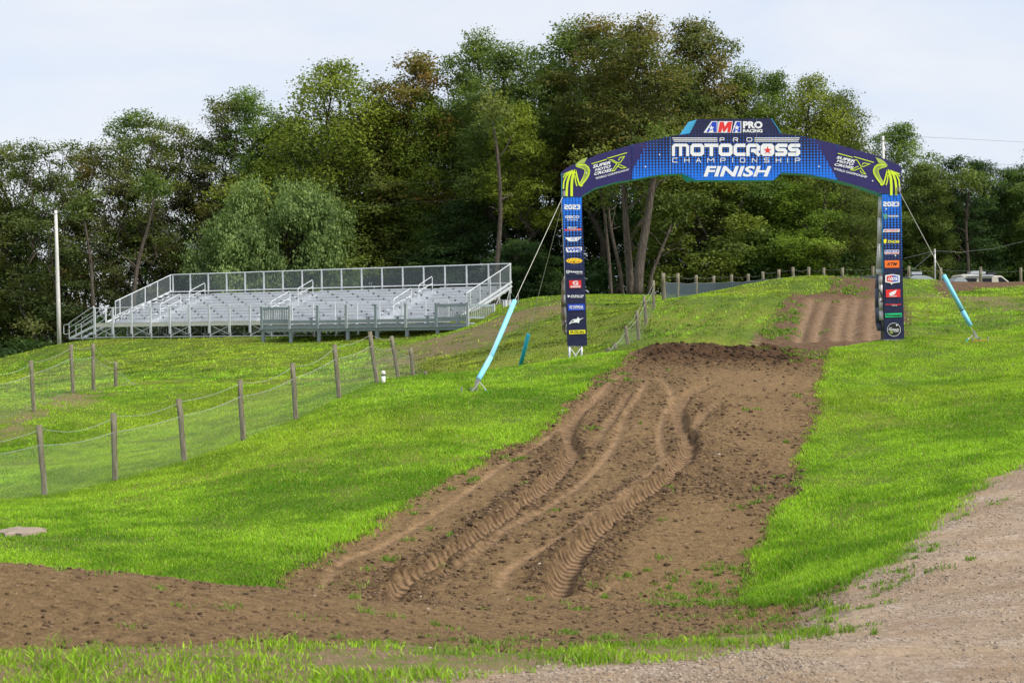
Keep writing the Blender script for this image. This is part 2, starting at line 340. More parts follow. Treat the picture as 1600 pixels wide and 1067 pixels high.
def build_terrain():
    X, Y = np.meshgrid(xs, ys); Z = Hb(X, Y)
    at = {}
    nz = fbm(X, Y, .9, 4, 5)*.30 + fbm(X, Y, 4.5, 3, 9)*.20
    at['dirt'] = sdist(X, Y, POLY_TRACK) + nz*.75
    at['road'] = sdist(X, Y, POLY_ROAD) + nz*1.0
    at['hill'] = sdist(X, Y, POLY_HILL) + nz*1.1
    barm = sdist(X, Y, POLY_BARM) + nz
    at['sparse'] = np.maximum(np.maximum(sdist(X, Y, POLY_SPARSE), sdist(X, Y, POLY_PATH)*2.2), sdist(X, Y, POLY_RIGHTP)) + nz*3
    at['hill'] = np.maximum(at['hill'], barm); st_ = np.clip((14.1-Y)/.3, 0, 1)*(at['dirt'] < .1)*(at['road'] < .2); at['sparse'] = np.maximum(at['sparse'], st_*1.2-.2*(st_ < .5)*9)
    rut = np.zeros(X.shape); rs = np.zeros(X.shape); pack = np.zeros(X.shape); wall = np.zeros(X.shape)
    for L, w, dp in RUTS:
        wob = 1 + .30*fbm(X, Y, 1.1, 2, 31) + .15*fbm(X, Y, 7, 2, 38)
        d, s, sg = linedist(X, Y, L, 1.4); tot = np.hypot(*np.diff(L, axis=0).T).sum()
        env = np.clip(s/.5, 0, 1)*np.clip((tot-s)/3.0, 0, 1)**.6*np.where(s/tot < .35, 1, 1-.65*(s/tot-.35)/.65)
        dd = d*wob; prof = np.exp(-(dd/w)**6)
        Z = Z - dp*env*prof + .045*env*np.exp(-((dd-w*1.5)/.13)**2)*(1+1.6*fbm(X, Y, 4, 3, 77))
        k = prof > rut; rs = np.where(k, s, rs); rut = np.maximum(rut, prof*np.clip(env*1.5, 0, 1))
        wall = np.maximum(wall, env*np.exp(-((dd-w*1.7)/.30)**2))
    for L, w in PACKS:
        d, s, sg = linedist(X, Y, L, .8); tot = np.hypot(*np.diff(L, axis=0).T).sum()
        e = np.clip(s/1.0, 0, 1)*np.clip((tot-s)/1.5, 0, 1); q = np.exp(-(d*(1+.3*fbm(X, Y, 2, 2, 12))/w)**2)*e
        pack = np.maximum(pack, q); Z = Z - .018*q
    for L, w, dp in HILLR:
        d, s, sg = linedist(X, Y, L, 1.2); q = np.exp(-(d*(1+.35*fbm(X, Y, 1.2, 3, 18))/w)**2); Z = Z - dp*q; s = s*.30
        k = q > rut; rs = np.where(k, s, rs); rut = np.maximum(rut, q*.8)
    dm = np.clip(at['dirt']/.15, 0, 1); rm = np.clip(at['road']/.3, 0, 1); hm = np.clip(at['hill']/.3, 0, 1)
    rough = dm*(1-.85*rut)*(1-.8*pack)*(1-rm)
    clod = np.maximum(0, fbm(X, Y, 7.5, 3, 3))
    near = np.exp(-np.maximum(0, (Y-44)/8)**2)
    band = np.clip(.35 + fbm(X, Y, .35, 3, 51)*1.4, 0, 1); band = np.maximum(band*np.clip((Y-15.5)/4, .25, 1), wall*1.2)
    Z = Z + rough*near*((.014+.024*band)*fbm(X, Y, 6.5, 4, 1) + (.018+.045*band)*clod)
    # raised lip of dark soil at the head of the ramp
    lip = np.exp(-((Y-41.7)/1.5)**4)*np.clip((X-3.3)/.5, 0, 1)*np.clip((8.0-X)/.5, 0, 1)
    Z = Z + lip*(.10+.20*fbm(X, Y, 1.1, 4, 61)+.16*np.maximum(0, fbm(X, Y, 3.2, 3, 62)))
    gm = (1-dm)*(1-rm)*(1-hm)
    Z = Z + gm*(fbm(X, Y, .5, 3, 21)*.03*np.clip((Y-12)/10, 0, 1)) + dm*.0 - dm*(1-rm)*.06
    # cut bank between turf and the ramp on the right side, small ledge at the tip of the turf
    Z = Z + rm*(.010*fbm(X, Y, 2.5, 4, 44)) + hm*.03*fbm(X, Y, 2.2, 4, 71)
    wh = np.zeros(X.shape)
    for L in ROADL:
        d, s, sg = linedist(X, Y, L, 1.5); q = np.exp(-(d*(1+.4*fbm(X, Y, 1.1, 2, 19))/.24)**4)*rm; k = q > wh; rs = np.where(k & (q > .02), s, rs); wh = np.maximum(wh, q)
    Z = Z-.012*wh; at['wheel'] = wh; at['bank'] = sdist(X, Y, POLY_BANK); at['leftb'] = sdist(X, Y, POLY_LEFTB); at['rut'] = rut; at['ruts'] = rs; at['pack'] = pack; at['band'] = band; at['lip'] = lip
    ny, nx = X.shape; V = np.stack([X.ravel(), Y.ravel(), Z.ravel()], 1)
    i = np.arange(ny-1)[:, None]*nx + np.arange(nx-1)[None]; Fq = np.stack([i, i+1, i+nx+1, i+nx], -1).reshape(-1, 4)
    me = fast_mesh('ground', V, Fq, 4)
    for k in ('dirt', 'road', 'hill', 'sparse', 'rut', 'ruts', 'pack', 'band', 'lip', 'wheel'): fattr(me, k, at[k])
    return me, (X, Y, Z, at)
TM, TD = build_terrain()
def terrain_mat():
    m, g = new_mat('ground'); c = g.coord()
    nf = g.noise(9, 8, .7, c); nm = g.noise(1.4, 5, .55, c); nl = g.noise(.22, 4, .5, c); nvf = g.noise(42, 4, .7, c)
    e1 = g.m('MULTIPLY', g.m('SUBTRACT', nf, .5), .34)
    dm = g.mr(g.m('ADD', g.attr('dirt'), e1), -.03, .03)
    rm = g.mr(g.m('ADD', g.attr('road'), e1), -.06, .06)
    hm = g.mr(g.m('ADD', g.attr('hill'), g.m('MULTIPLY', e1, 3.5)), -.1, .1)
    sm = g.m('MULTIPLY', g.mr(g.attr('sparse'), -1.0, .8), g.mr(g.m('ADD', nf, g.m('MULTIPLY', nm, .5)), .62, .80))
    # grass base
    gcol = g.mix(g.mr(nm, .3, .7), (.075, .125, .014), (.15, .20, .022))
    gcol = g.mix(g.mr(nl, .38, .66), gcol, (.21, .23, .030))
    fine = g.noise(13, 6, .75, g.mapping(c, (1, .35, 1)))
    gcol = g.mix(g.mr(fine, .25, .75, .65, 0), gcol, (.025, .065, .006))
    bare = g.m('MULTIPLY', g.mr(g.noise(.9, 8, .72, c), .60, .68), g.mr(g.sep(c)[1], 40, 60))
    gcol = g.mix(g.m('MULTIPLY', bare, .75), gcol, (.17, .105, .06))
    # soil
    dcol = g.ramp(g.m('ADD', g.m('MULTIPLY', nf, .52), g.m('MULTIPLY', nvf, .48)), [(.34, (.032, .019, .009)), (.44, (.128, .079, .037)), (.54, (.228, .147, .070)), (.68, (.39, .27, .14))])
    dcol = g.mix(g.mr(nm, .35, .7, 0, .45), dcol, (.255, .163, .076))
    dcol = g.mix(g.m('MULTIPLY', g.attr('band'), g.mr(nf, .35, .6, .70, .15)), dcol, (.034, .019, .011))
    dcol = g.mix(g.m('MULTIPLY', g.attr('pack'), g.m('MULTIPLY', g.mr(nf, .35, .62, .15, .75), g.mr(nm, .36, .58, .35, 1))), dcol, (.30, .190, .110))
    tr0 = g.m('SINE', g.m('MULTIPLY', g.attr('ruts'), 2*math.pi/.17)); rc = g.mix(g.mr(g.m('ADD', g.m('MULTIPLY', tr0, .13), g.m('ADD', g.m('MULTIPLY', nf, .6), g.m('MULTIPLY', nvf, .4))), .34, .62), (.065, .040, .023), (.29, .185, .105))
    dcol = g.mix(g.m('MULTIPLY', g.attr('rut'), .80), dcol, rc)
    dcol = g.mix(g.m('MULTIPLY', g.attr('lip'), g.mr(g.noise(1.6, 5, .6, g.mapping(c, (1, 1, 4))), .35, .6, 1.0, .75)), dcol, (.060, .029, .015))
    weeds = g.m('MULTIPLY', g.mr(g.noise(2.3, 6, .75, c), .66, .72), .0)
    hcol = g.mix(g.mr(g.noise(3.2, 8, .75, c), .38, .62), (.12, .066, .034), (.29, .185, .105))
    hcol = g.mix(g.mr(nf, .3, .65, .7, 0), hcol, (.075, .045, .028))
    hcol = g.mix(g.m('MULTIPLY', g.mr(g.attr('rut'), 0, .8), g.mr(nf, .36, .58, .10, .75)), g.mix(.45, hcol, (.085, .050, .028)), (.33, .22, .135))
    # gravel
    vd = g.vor(34, c, out='Color'); vb = g.vor(34, c)
    pv = g.sep(vd)[0]
    gr = g.ramp(pv, [(0, (.19, .145, .110)), (.4, (.32, .255, .20)), (.75, (.42, .345, .275)), (1, (.60, .53, .46))])
    gr = g.mix(g.mr(nm, .38, .60, .85, .15), gr, (.39, .285, .185))
    gr = g.mix(g.mr(g.noise(.8, 6, .65, g.mapping(c, (.35, 1.3, 1), (0, 0, .5))), .42, .62, .55, 0), gr, (.20, .130, .078)); gr = g.mix(g.mr(nf, .3, .6, .4, 0), gr, (.13, .085, .055))
    gr = g.mix(g.m('MULTIPLY', g.attr('wheel'), g.mr(nm, .35, .6, .35, .9)), gr, g.mix(g.mr(nf, .35, .6), (.20, .145, .095), (.36, .275, .20)))
    col = g.mix(sm, gcol, g.mix(g.mr(nvf, .35, .65), (.13, .083, .047), (.25, .175, .115)))
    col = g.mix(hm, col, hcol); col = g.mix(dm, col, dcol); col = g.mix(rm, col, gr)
    # heights
    tread = g.m('SINE', g.m('MULTIPLY', g.m('ADD', g.attr('ruts'), g.m('MULTIPLY', nm, .03)), 2*math.pi/.17))
    th = g.m('MULTIPLY', g.m('MULTIPLY', tread, g.m('ADD', g.attr('rut'), g.m('MULTIPLY', g.attr('wheel'), .45))), .024)
    th = g.m('MULTIPLY', th, g.m('ADD', 1.0, g.m('MULTIPLY', hm, 3.0)))
    th = g.m('MULTIPLY', th, g.mr(g.noise(2.2, 3, .6, c), .38, .52, .25, 1))
    hh = g.m('MULTIPLY', nf, g.m('MULTIPLY_ADD', g.m('MAXIMUM', dm, hm), .06, .02))
    hh = g.m('MULTIPLY', hh, g.m('SUBTRACT', 1.0, g.m('MULTIPLY', g.m('MAXIMUM', g.attr('rut'), g.attr('pack')), .8)))
    hh = g.m('ADD', hh, g.m('MULTIPLY', fine, g.mr(g.sep(c)[1], 40, 100, .03, .16)))
    hh = g.m('ADD', hh, g.m('MULTIPLY', g.m('SUBTRACT', 1.0, vb), g.m('MULTIPLY', rm, .010)))
    hh = g.m('ADD', hh, g.m('ADD', th, g.m('MULTIPLY', nvf, g.m('MULTIPLY_ADD', dm, .014, .006))))
    finish(g, col, .95, g.bump(hh, 1.0, 1.0), 0, .15)
    return m
ground = link('ground', TM, terrain_mat(), smooth=True); tag(ground, 'sloping motocross ground of mown turf, brown dirt ramp and gravel road', 'ground', kind='structure')
# ================================================================ turf blades, soil clods, gravel stones
rg = np.random.default_rng(7)
def glook(name, X, Y):
    A = TD[3][name] if name != 'z' else TD[2]
    i = np.clip(np.searchsorted(xs, X)-1, 0, len(xs)-2); j = np.clip(np.searchsorted(ys, Y)-1, 0, len(ys)-2)
    fx = (X-xs[i])/(xs[i+1]-xs[i]); fy = (Y-ys[j])/(ys[j+1]-ys[j])
    return (A[j, i]*(1-fx)+A[j, i+1]*fx)*(1-fy) + (A[j+1, i]*(1-fx)+A[j+1, i+1]*fx)*fy
def blades(name, X, Y, h, w, col, lean=.55, zoff=-.005):
    n = len(X); Z = glook('z', X, Y)+zoff; th = rg.uniform(0, 2*np.pi, n); ph = rg.uniform(0, 2*np.pi, n); ln = np.abs(rg.normal(0, lean, n))*h
    B = np.stack([X, Y, Z], 1); dx = np.stack([np.cos(th), np.sin(th), np.zeros(n)], 1)*(w/2)[:, None]
    ld = np.stack([np.cos(ph), np.sin(ph), np.zeros(n)], 1)*ln[:, None]; up = np.array([0, 0, 1.0])*h[:, None]
    V = np.empty((n, 5, 3)); V[:, 0] = B-dx; V[:, 1] = B+dx; V[:, 2] = B+dx*.8+up*.55+ld*.3; V[:, 3] = B-dx*.8+up*.55+ld*.3; V[:, 4] = B+up+ld
    k = (np.arange(n)*5)[:, None]
    Ft = np.concatenate([k+[[0, 1, 2]], k+[[0, 2, 3]], k+[[3, 2, 4]]], 0)
    me = fast_mesh(name, V.reshape(-1, 3), Ft, 3); cattr(me, 'lc', np.repeat(col, 5, 0)); return me
def grass_mat():
    m, g = new_mat('turf_blades'); c = g.attr('lc', 'Color')
    finish(g, c, .55, None, 0, .25, (.42, g.mix(1.0, c, (1.15, 1.3, .7), 'MULTIPLY'))); return m
GM = grass_mat()
def grass_col(X, Y):
    n = len(X); t = np.clip(.52+fbm(X, Y, .45, 3, 21)*1.0+fbm(X, Y, 2.1, 3, 24)*.9+rg.normal(0, .22, n), 0, 1)[:, None]
    a, b = np.array([.130, .270, .014]), np.array([.340, .540, .035]); c = a*(1-t)+b*t
    y = np.clip(.25+fbm(X, Y, .16, 3, 91)*1.6+rg.normal(0, .12, n), 0, 1)[:, None]*np.clip((Y-18)/25, .15, 1)[:, None]
    c = c*(1-y*.55)+np.array([.40, .44, .045])*y*.55
    k = glook('bank', X, Y) > 0; st = .5+.5*np.sin((X*.93-Y*.36)*2*np.pi/.75+fbm(X, Y, .6, 2, 5)*3); c = np.where(k[:, None], c*(.35+.75*st)[:, None]*np.array([.95, .95, 1.3]), c)
    k = glook('leftb', X, Y) > -.5; q = np.clip(.72+fbm(X, Y, 1.3, 4, 29)*1.4, .35, 1.15); c = np.where(k[:, None], c*q[:, None]*np.array([.95, .85, 1.0]), c)
    far = (Y > 50)[:, None]; q = np.clip(.98+fbm(X, Y, 1.7, 4, 49)*1.1, .5, 1.25)[:, None]; c = np.where(far, c*q, c)
    dry = (rg.random(n) < .05)[:, None]; c = np.where(dry, np.array([.36, .30, .12]), c)
    return c*rg.uniform(.66, 1.28, n)[:, None]
def turf(N, d0, d1, name, label, thin=1.0, hh=.040, wk=.00058):
    b = rg.uniform(math.log(d0), math.log(d1), N); D = np.exp(b); X = rg.uniform(-.45, .45, N)*D
    jit = rg.normal(0, .09, N); bk = (np.sin((X*.93-D*.36)*2*np.pi/.75+fbm(X, D, .6, 2, 5)*3) < -.35) & (glook('bank', X, D) > 0) & (rg.random(N) < .75)
    ok = (glook('dirt', X, D)+jit < -.0) & (glook('road', X, D)+jit*1.6 < -.0) & (glook('hill', X, D)+jit*3 < 0)
    pa = fbm(X, D, 1.1, 3, 33); ok &= D > 14.4; pa = pa - np.where(D > 46, np.maximum(0, fbm(X, D, .7, 4, 35))*1.6, 0); ok &= (rg.random(N) < thin*np.clip(1.15+pa*1.6, .25, 1))
    ok &= ~bk; ok &= ~((glook('leftb', X, D) > -.5) & (fbm(X, D, .9, 4, 39) > .12) & (rg.random(N) < .8)); sp = glook('sparse', X, D); ok &= ~((sp > -.8) & (rg.random(N) < .88) & (fbm(X, D, 1.6, 4, 3) > np.where(sp > .4, -.22, -.02)))
    X, D = X[ok], D[ok]; n = len(X)
    tall = 1+.9*np.clip(fbm(X, D, .8, 2, 8), -.3, .5)
    edge = np.exp(-np.minimum(np.abs(glook('dirt', X, D)), np.abs(glook('road', X, D)))/.15)
    h = hh*rg.uniform(.55, 1.45, n)*tall*(1+.5*edge)*np.where(D < 14.2, 1.5, 1.0); w = np.maximum(.0055, D*wk)*rg.uniform(.7, 1.3, n)
    me = blades(name, X, D, h, w, grass_col(X, D)); o = link(name, me, GM); tag(o, label, 'grass', kind='stuff'); return o
turf(1800000, 10.3, 46, 'turf_grass', 'short bright green turf on both sides of the dirt ramp')
turf(400000, 46, 108, 'lawn_grass', 'yellowish lawn on the banks and below the bleachers', .9, .055, .00062)
# weeds seeded on the soil
def weeds():
    cx, cy = [], []
    spots = [(1100,925,.55,26),(1060,918,.5,16),(1140,905,.35,14),(1150,930,.45,20),(1200,948,.3,8),(1060,945,.5,10),(1125,880,.25,6),(800,711,.12,5),(745,745,.15,5),(640,885,.25,4),(1265,548,.6,26),(1280,556,.4,14),(1240,552,.4,8),(990,580,.5,8),(930,590,.5,14),
      (1185,470,.5,0),(1210,520,.7,30),(1222,500,.7,30),(1218,482,.8,22),(1150,520,.8,12),(1280,477,.7,8),(1320,447,1.2,22),(1350,452,1.2,10),(1240,440,1.5,30),(1190,790,.5,6),(1200,760,.4,6),(1330,930,.5,16),(1380,905,.5,16),(1420,870,.4,12),(1470,805,.4,10),(1250,985,.4,6),(560,985,.8,5),(720,990,.9,8),(880,985,.9,14),(1000,990,.8,14),(640,1000,.9,8)]
    for px, py, r, n in spots:
        q = hit(px, py)
        for _ in range(n): cx.append(q.x+rg.normal(0, r)); cy.append(q.y+rg.normal(0, r*1.3))
    for _ in range(900):
        D = math.exp(rg.uniform(math.log(11.5), math.log(43))); x = rg.uniform(-.36, .36)*D; cx.append(x); cy.append(D)
    cx, cy = np.array(cx), np.array(cy); ok = (glook('dirt', cx, cy) > 0) | (glook('hill', cx, cy) > 0) | ((glook('road', cx, cy) > 0) & (glook('road', cx, cy) < .9))
    ok &= glook('rut', cx, cy) < .2
    e = np.exp(-np.abs(glook('dirt', cx, cy))/.5); ok[-900:] &= rg.random(900) < (.12+.8*e[-900:])
    cx, cy = cx[ok], cy[ok]; k = 26; n = len(cx); rr = rg.uniform(.02, .09, n)*np.where(cy > 45, 2.2, 1)
    X = np.repeat(cx, k)+rg.normal(0, 1, n*k)*np.repeat(rr, k); Y = np.repeat(cy, k)+rg.normal(0, 1, n*k)*np.repeat(rr, k)
    h = rg.uniform(.02, .075, n*k)*np.repeat(rg.uniform(.6, 1.3, n), k)*np.where(Y > 45, 1.6, 1); w = np.maximum(.008, Y*.0007)*rg.uniform(.8, 1.6, n*k)
    col = np.array([.14, .225, .03])*rg.uniform(.6, 1.7, n*k)[:, None]
    o = link('weeds', blades('weeds', X, Y, h, w, col, .8), GM); tag(o, 'small weeds sprouting from the brown soil', 'weeds', kind='stuff')
weeds()
# the taller strip of weeds in the foreground
def strip():
    N = 26000; D = rg.uniform(10.2, 13.8, N); X = rg.uniform(-.365, .33, N)*D
    ok = (glook('dirt', X, D) < .05) & (glook('road', X, D) < .12); c = fbm(X, D, 1.6, 3, 66); ok &= c > -.12+rg.normal(0, .16, N)
    X, D = X[ok], D[ok]; c = c[ok]; n = len(X)
    h = rg.uniform(.02, .070, n)*(.8+1.6*np.clip(c, 0, 1)); w = rg.uniform(.006, .016, n)
    col = grass_col(X, D)*rg.uniform(.6, 1.1, n)[:, None]
    o = link('foreground_weeds', blades('foreground_weeds', X, D, h, w, col, .85), GM); tag(o, 'strip of taller weedy grass between brown berm and gravel road', 'grass', kind='stuff')
strip()
# clods
def _ico():
    t = (1+5**.5)/2; v = np.array([(-1,t,0),(1,t,0),(-1,-t,0),(1,-t,0),(0,-1,t),(0,1,t),(0,-1,-t),(0,1,-t),(t,0,-1),(t,0,1),(-t,0,-1),(-t,0,1)], float)/math.hypot(1, t)
    f = np.array([(0,11,5),(0,5,1),(0,1,7),(0,7,10),(0,10,11),(1,5,9),(5,11,4),(11,10,2),(10,7,6),(7,1,8),(3,9,4),(3,4,2),(3,2,6),(3,6,8),(3,8,9),(4,9,5),(2,4,11),(6,2,10),(8,6,7),(9,8,1)])
    return v, f
def lumps(name, X, Y, r, col, mat, flat=.7):
    v, f = _ico(); n = len(X); Z = glook('z', X, Y)+r*.15
    a = rg.uniform(0, 6.28, n); ca_, sa_ = np.cos(a)[:, None], np.sin(a)[:, None]
    V = v[None]*(1+rg.uniform(-.35, .35, (n, 12, 1)))*r[:, None, None]*np.stack([rg.uniform(.8, 1.4, n), rg.uniform(.7, 1.2, n), np.full(n, flat)], 1)[:, None]
    x = V[..., 0]*ca_-V[..., 1]*sa_; y = V[..., 0]*sa_+V[..., 1]*ca_
    V = np.stack([x+X[:, None], y+Y[:, None], V[..., 2]+Z[:, None]], -1)
    Fv = (f[None]+(np.arange(n)*12)[:, None, None]).reshape(-1, 3)
    me = fast_mesh(name, V.reshape(-1, 3), Fv, 3); cattr(me, 'lc', np.repeat(col, 12, 0)); return link(name, me, mat, smooth=True)
def lump_mat():
    m, g = new_mat('loose_soil'); c = g.attr('lc', 'Color'); o = g.coord()
    finish(g, g.mix(g.mr(g.noise(60, 4, .7, o), .3, .7, .0, .6), c, g.mix(1, c, (.5, .5, .5), 'MULTIPLY')), .95, g.bump(g.noise(80, 3, .6, o), .6, .01), 0, .1); return m
LM = lump_mat()
def clods():
    N = 260000; b = rg.uniform(math.log(11), math.log(44), N); D = np.exp(b); X = rg.uniform(-.365, .30, N)*D
    ok = (glook('dirt', X, D) > -.12) & (glook('road', X, D) < .15) & (glook('rut', X, D) < .25) & (glook('pack', X, D) < .3)
    ok &= rg.random(N) < (.10+.75*glook('band', X, D)**1.5+.7*glook('lip', X, D)*(X > 3.4)*(X < 8))
    X, D = X[ok], D[ok]; n = len(X); r = (.005+.030*rg.random(n)**6)*np.clip(D/18, .8, 1.35)*(1+.5*glook('lip', X, D))
    t = rg.random(n)[:, None]; col = (np.array([.055, .035, .021])*(1-t)+np.array([.22, .145, .088])*t)
    lt = (rg.random(n) < .003)[:, None]; col = np.where(lt, np.array([.45, .38, .30]), col); col = col*(1-.6*(glook('lip', X, D)*(X > 3.4)*(X < 8))[:, None])
    tag(lumps('soil_clods', X, D, r, col, LM), 'loose clods of brown soil on the ramp and berm', 'soil clods', kind='stuff')
clods()
def stones():
    N = 90000; b = rg.uniform(math.log(9.8), math.log(27), N); D = np.exp(b); X = rg.uniform(-.2, .365, N)*D
    ok = (glook('road', X, D) > -.1); cl_ = fbm(X, D, .7, 3, 15); ok &= rg.random(N) < np.clip(.45+cl_, .1, 1)
    X, D = X[ok], D[ok]; n = len(X); r = .004+.013*rg.random(n)**3
    t = rg.random(n)[:, None]; col = np.array([.18, .135, .10])*(1-t)+np.array([.46, .38, .30])*t
    tag(lumps('gravel_stones', X, D, r, col, LM, .6), 'pale crushed stones scattered over the gravel road', 'gravel', kind='stuff')
stones()
# ================================================================ trees
LB = 1.45
def leaf_mat(name, c0, c1, c2):
    m, g = new_mat(name); a = g.attr('lv'); r = g.node('ShaderNodeObjectInfo').outputs['Random']
    c0, c1, c2 = [(q[0]*1.38, q[1]*1.48, q[2]*1.50) for q in (c0, c1, c2)]; col = g.ramp(a, [(0, c0), (.5, c1), (1, c2)])
    col = g.mix(1.0, col, g.node('ShaderNodeCombineColor', {0: g.mr(r, 0, 1, .88, 1.14), 1: 1.0, 2: 1.0}).outputs[0], 'MULTIPLY')
    finish(g, col, .65, None, 0, .12, (.36, g.mix(1, col, (1.3, 1.4, .7), 'MULTIPLY'))); return m
LMAT = {
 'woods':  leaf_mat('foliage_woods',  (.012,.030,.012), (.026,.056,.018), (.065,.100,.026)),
 'green':  leaf_mat('foliage_green',  (.042,.064,.016), (.078,.108,.022), (.138,.172,.030)),
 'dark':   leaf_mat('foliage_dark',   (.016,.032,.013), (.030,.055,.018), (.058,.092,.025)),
 'yellow': leaf_mat('foliage_yellow', (.065,.092,.016), (.125,.155,.022), (.215,.240,.032)),
 'olive':  leaf_mat('foliage_olive',  (.042,.062,.018), (.080,.102,.026), (.145,.160,.036)),
 'brown':  leaf_mat('foliage_brown',  (.044,.058,.020), (.080,.092,.028), (.140,.122,.040)),
 'rust':   leaf_mat('foliage_rust',   (.050,.064,.018), (.098,.098,.026), (.200,.125,.036)),
 'grey':   leaf_mat('foliage_grey',   (.066,.092,.034), (.130,.170,.056), (.230,.275,.092)),
 'bright': leaf_mat('foliage_bright', (.052,.080,.018), (.094,.130,.024), (.158,.196,.036))}
def bark_mat(name, a, b):
    m, g = new_mat(name); c = g.coord(); n = g.noise(3, 8, .7, g.mapping(c, (4, 4, .8)))
    finish(g, g.mix(g.mr(n, .35, .65), a, b), .95, g.bump(n, .8, .05), 0, .1); return m
BARK = bark_mat('bark', (.035,.028,.022), (.125,.105,.085)); BARKD = bark_mat('dark_bark', (.028,.022,.018), (.085,.070,.058))
TW = np.random.default_rng(11)
def leaves_from(C, nrm, size, rngl, droop=0.0, asp=.62):
    n = len(C); u = rngl.normal(0, 1, (n, 3)); u[:, 2] -= droop; u /= np.linalg.norm(u, axis=1)[:, None]
    nn = nrm + rngl.normal(0, .38, (n, 3)); v = np.cross(nn, u); v /= np.linalg.norm(v, axis=1)[:, None]+1e-9
    s = (size*rngl.uniform(.65, 1.4, n))[:, None]; bend = np.cross(u, v)*s*.12
    V = np.empty((n, 4, 3)); V[:, 0] = C-u*s*.5; V[:, 1] = C+v*s*asp*.5+bend; V[:, 2] = C+u*s*.5; V[:, 3] = C-v*s*asp*.5+bend
    return V
def crown_geo(lobes, per, size, rngl, droop=0, tw=.30, nl=11, shell=.55):
    """lobes: (x,y,z,rx,ry,rz). twigs sit in each lobe, leaves cluster round each twig"""
    Vs, vals = [], []
    for (x, y, z, rx, ry, rz) in lobes:
        k = max(6, int(per*(rx*ry+rx*rz)/2)); d = rngl.normal(0, 1, (k, 3)); d[:, 2] += .25; d /= np.linalg.norm(d, axis=1)[:, None]
        rad = (shell+(1.0-shell)*rngl.random(k)**.6)[:, None]; T = d*rad*np.array([rx, ry, rz])+np.array([x, y, z])
        tv = np.clip(rngl.normal(.5, .14, k) + rngl.normal(0, .17), 0, 1)
        L = np.clip(rngl.normal(0, .75, (k, nl, 3)), -1.5, 1.5)*np.array([tw, tw, tw*.5]); L[..., 2] -= droop*np.abs(rngl.normal(0, .6, (k, nl)))
        # leaves of one twig lie along a short spray
        ax = d+rngl.normal(0, .5, (k, 3)); ax[:, 2] -= droop*1.2; t = rngl.uniform(-1, 1, (k, nl, 1)); L += ax[:, None]*t*tw*1.05
        C = (T[:, None]+L).reshape(-1, 3); nr = np.repeat(d, nl, 0)*.9+np.array([0, 0, .7])
        Vs.append(leaves_from(C, nr, size, rngl, droop)); vals.append(np.clip(np.repeat(tv, nl)+rngl.normal(0, .07, k*nl), 0, 1))
    V = np.concatenate(Vs); val = np.concatenate(vals); n = len(V)
    return V.reshape(-1, 3), np.arange(n*4).reshape(-1, 4), np.repeat(val, 4)
def limb(mb, a, b, r0, r1, rnd, n=6, sides=6, sag=.12):
    a, b = Vector(a), Vector(b); L = (b-a).length; pts = []
    for i in range(n+1):
        t = i/n; p = a.lerp(b, t); w = math.sin(math.pi*t)*L*.07
        p += Vector((rnd.gauss(0, 1), rnd.gauss(0, 1), 0))*w*.6; p.z += math.sin(math.pi*t)*L*sag*rnd.uniform(-.3, 1); pts.append(p)
    mb.tube(pts, [r0+(r1-r0)*(i/n)**.8 for i in range(n+1)], sides); return pts
def proto(seed, H_=20., Wd=8., base=.35, nl=22, lobe=(1.1, 2.0), per=16, size=.17, droop=0., top=1., stems=1, airy=0., lean=0., tr=.22, shape=1.0, twl=.30):
    """returns trunk MB and crown arrays for a tree of height H_ and crown width Wd"""
    rnd = random.Random(seed); rn = np.random.default_rng(seed); mb = MB(); lobes = []; mains = []
    for s in range(stems):
        a = Vector((rnd.uniform(-.3, .3)*(stems > 1), rnd.uniform(-.3, .3)*(stems > 1), -.4))
        tp = Vector((lean+(rnd.uniform(-1, 1)*Wd*.2 if stems > 1 else rnd.uniform(-.5, .5)), rnd.uniform(-.6, .6), H_*(.93-.08*s)))
        r0 = tr*(1 if stems == 1 else .8); pts = limb(mb, a, tp, r0, r0*.16, rnd, 12, 8, 0.); mains.append((pts, r0))
    for i in range(nl):
        t = base+(1-base)*((i+rnd.random())/nl)
        # crown half width along the height
        uu = (t-base)/(1-base); w = Wd/2*max(.12, 1-((uu-.42)/.60)**2)**(.55*shape)
        ang = i*2.4+rnd.uniform(-.5, .5); lr = rnd.uniform(*lobe)*(.65+.35*w/(Wd/2)); rr = max(0., w-lr*.6)*rnd.uniform(.55, 1.08)
        pts, r0 = mains[i % len(mains)]; k = t*.93*(len(pts)-1); p = pts[int(k)].lerp(pts[min(len(pts)-1, int(k)+1)], k-int(k))
        c = Vector((p.x+rr*math.cos(ang), p.y+rr*math.sin(ang), H_*t-lr*.25))
        if airy > 0 and rnd.random() < airy*.4: lr *= .7
        lobes.append((c.x, c.y, c.z, lr, lr, lr*rnd.uniform(.6, .9)))
        ts = max(.12, t-.06-.12*rr/(Wd/2+.01)*(Wd/H_)*2); k = ts*.93*(len(pts)-1); st = pts[int(k)].lerp(pts[min(len(pts)-1, int(k)+1)], k-int(k))
        lp = limb(mb, st, c, max(.03, r0*.34*(1.15-t)), .018, rnd, 5, 5, .10)
        for _ in range(3):
            q = c+Vector((rnd.gauss(0, 1), rnd.gauss(0, 1), rnd.gauss(.2, .7))).normalized()*lr*rnd.uniform(.7, 1.05); limb(mb, lp[3], q, .028, .010, rnd, 3, 3, .05)
    lobes.append((mains[0][0][-1].x, mains[0][0][-1].y, H_*.95, lobe[0]*.8, lobe[0]*.8, lobe[0]*.9))
    return mb, crown_geo(lobes, per*1.15, size, rn, droop, twl, 18, .35 if airy else .5)
PROTO = {}
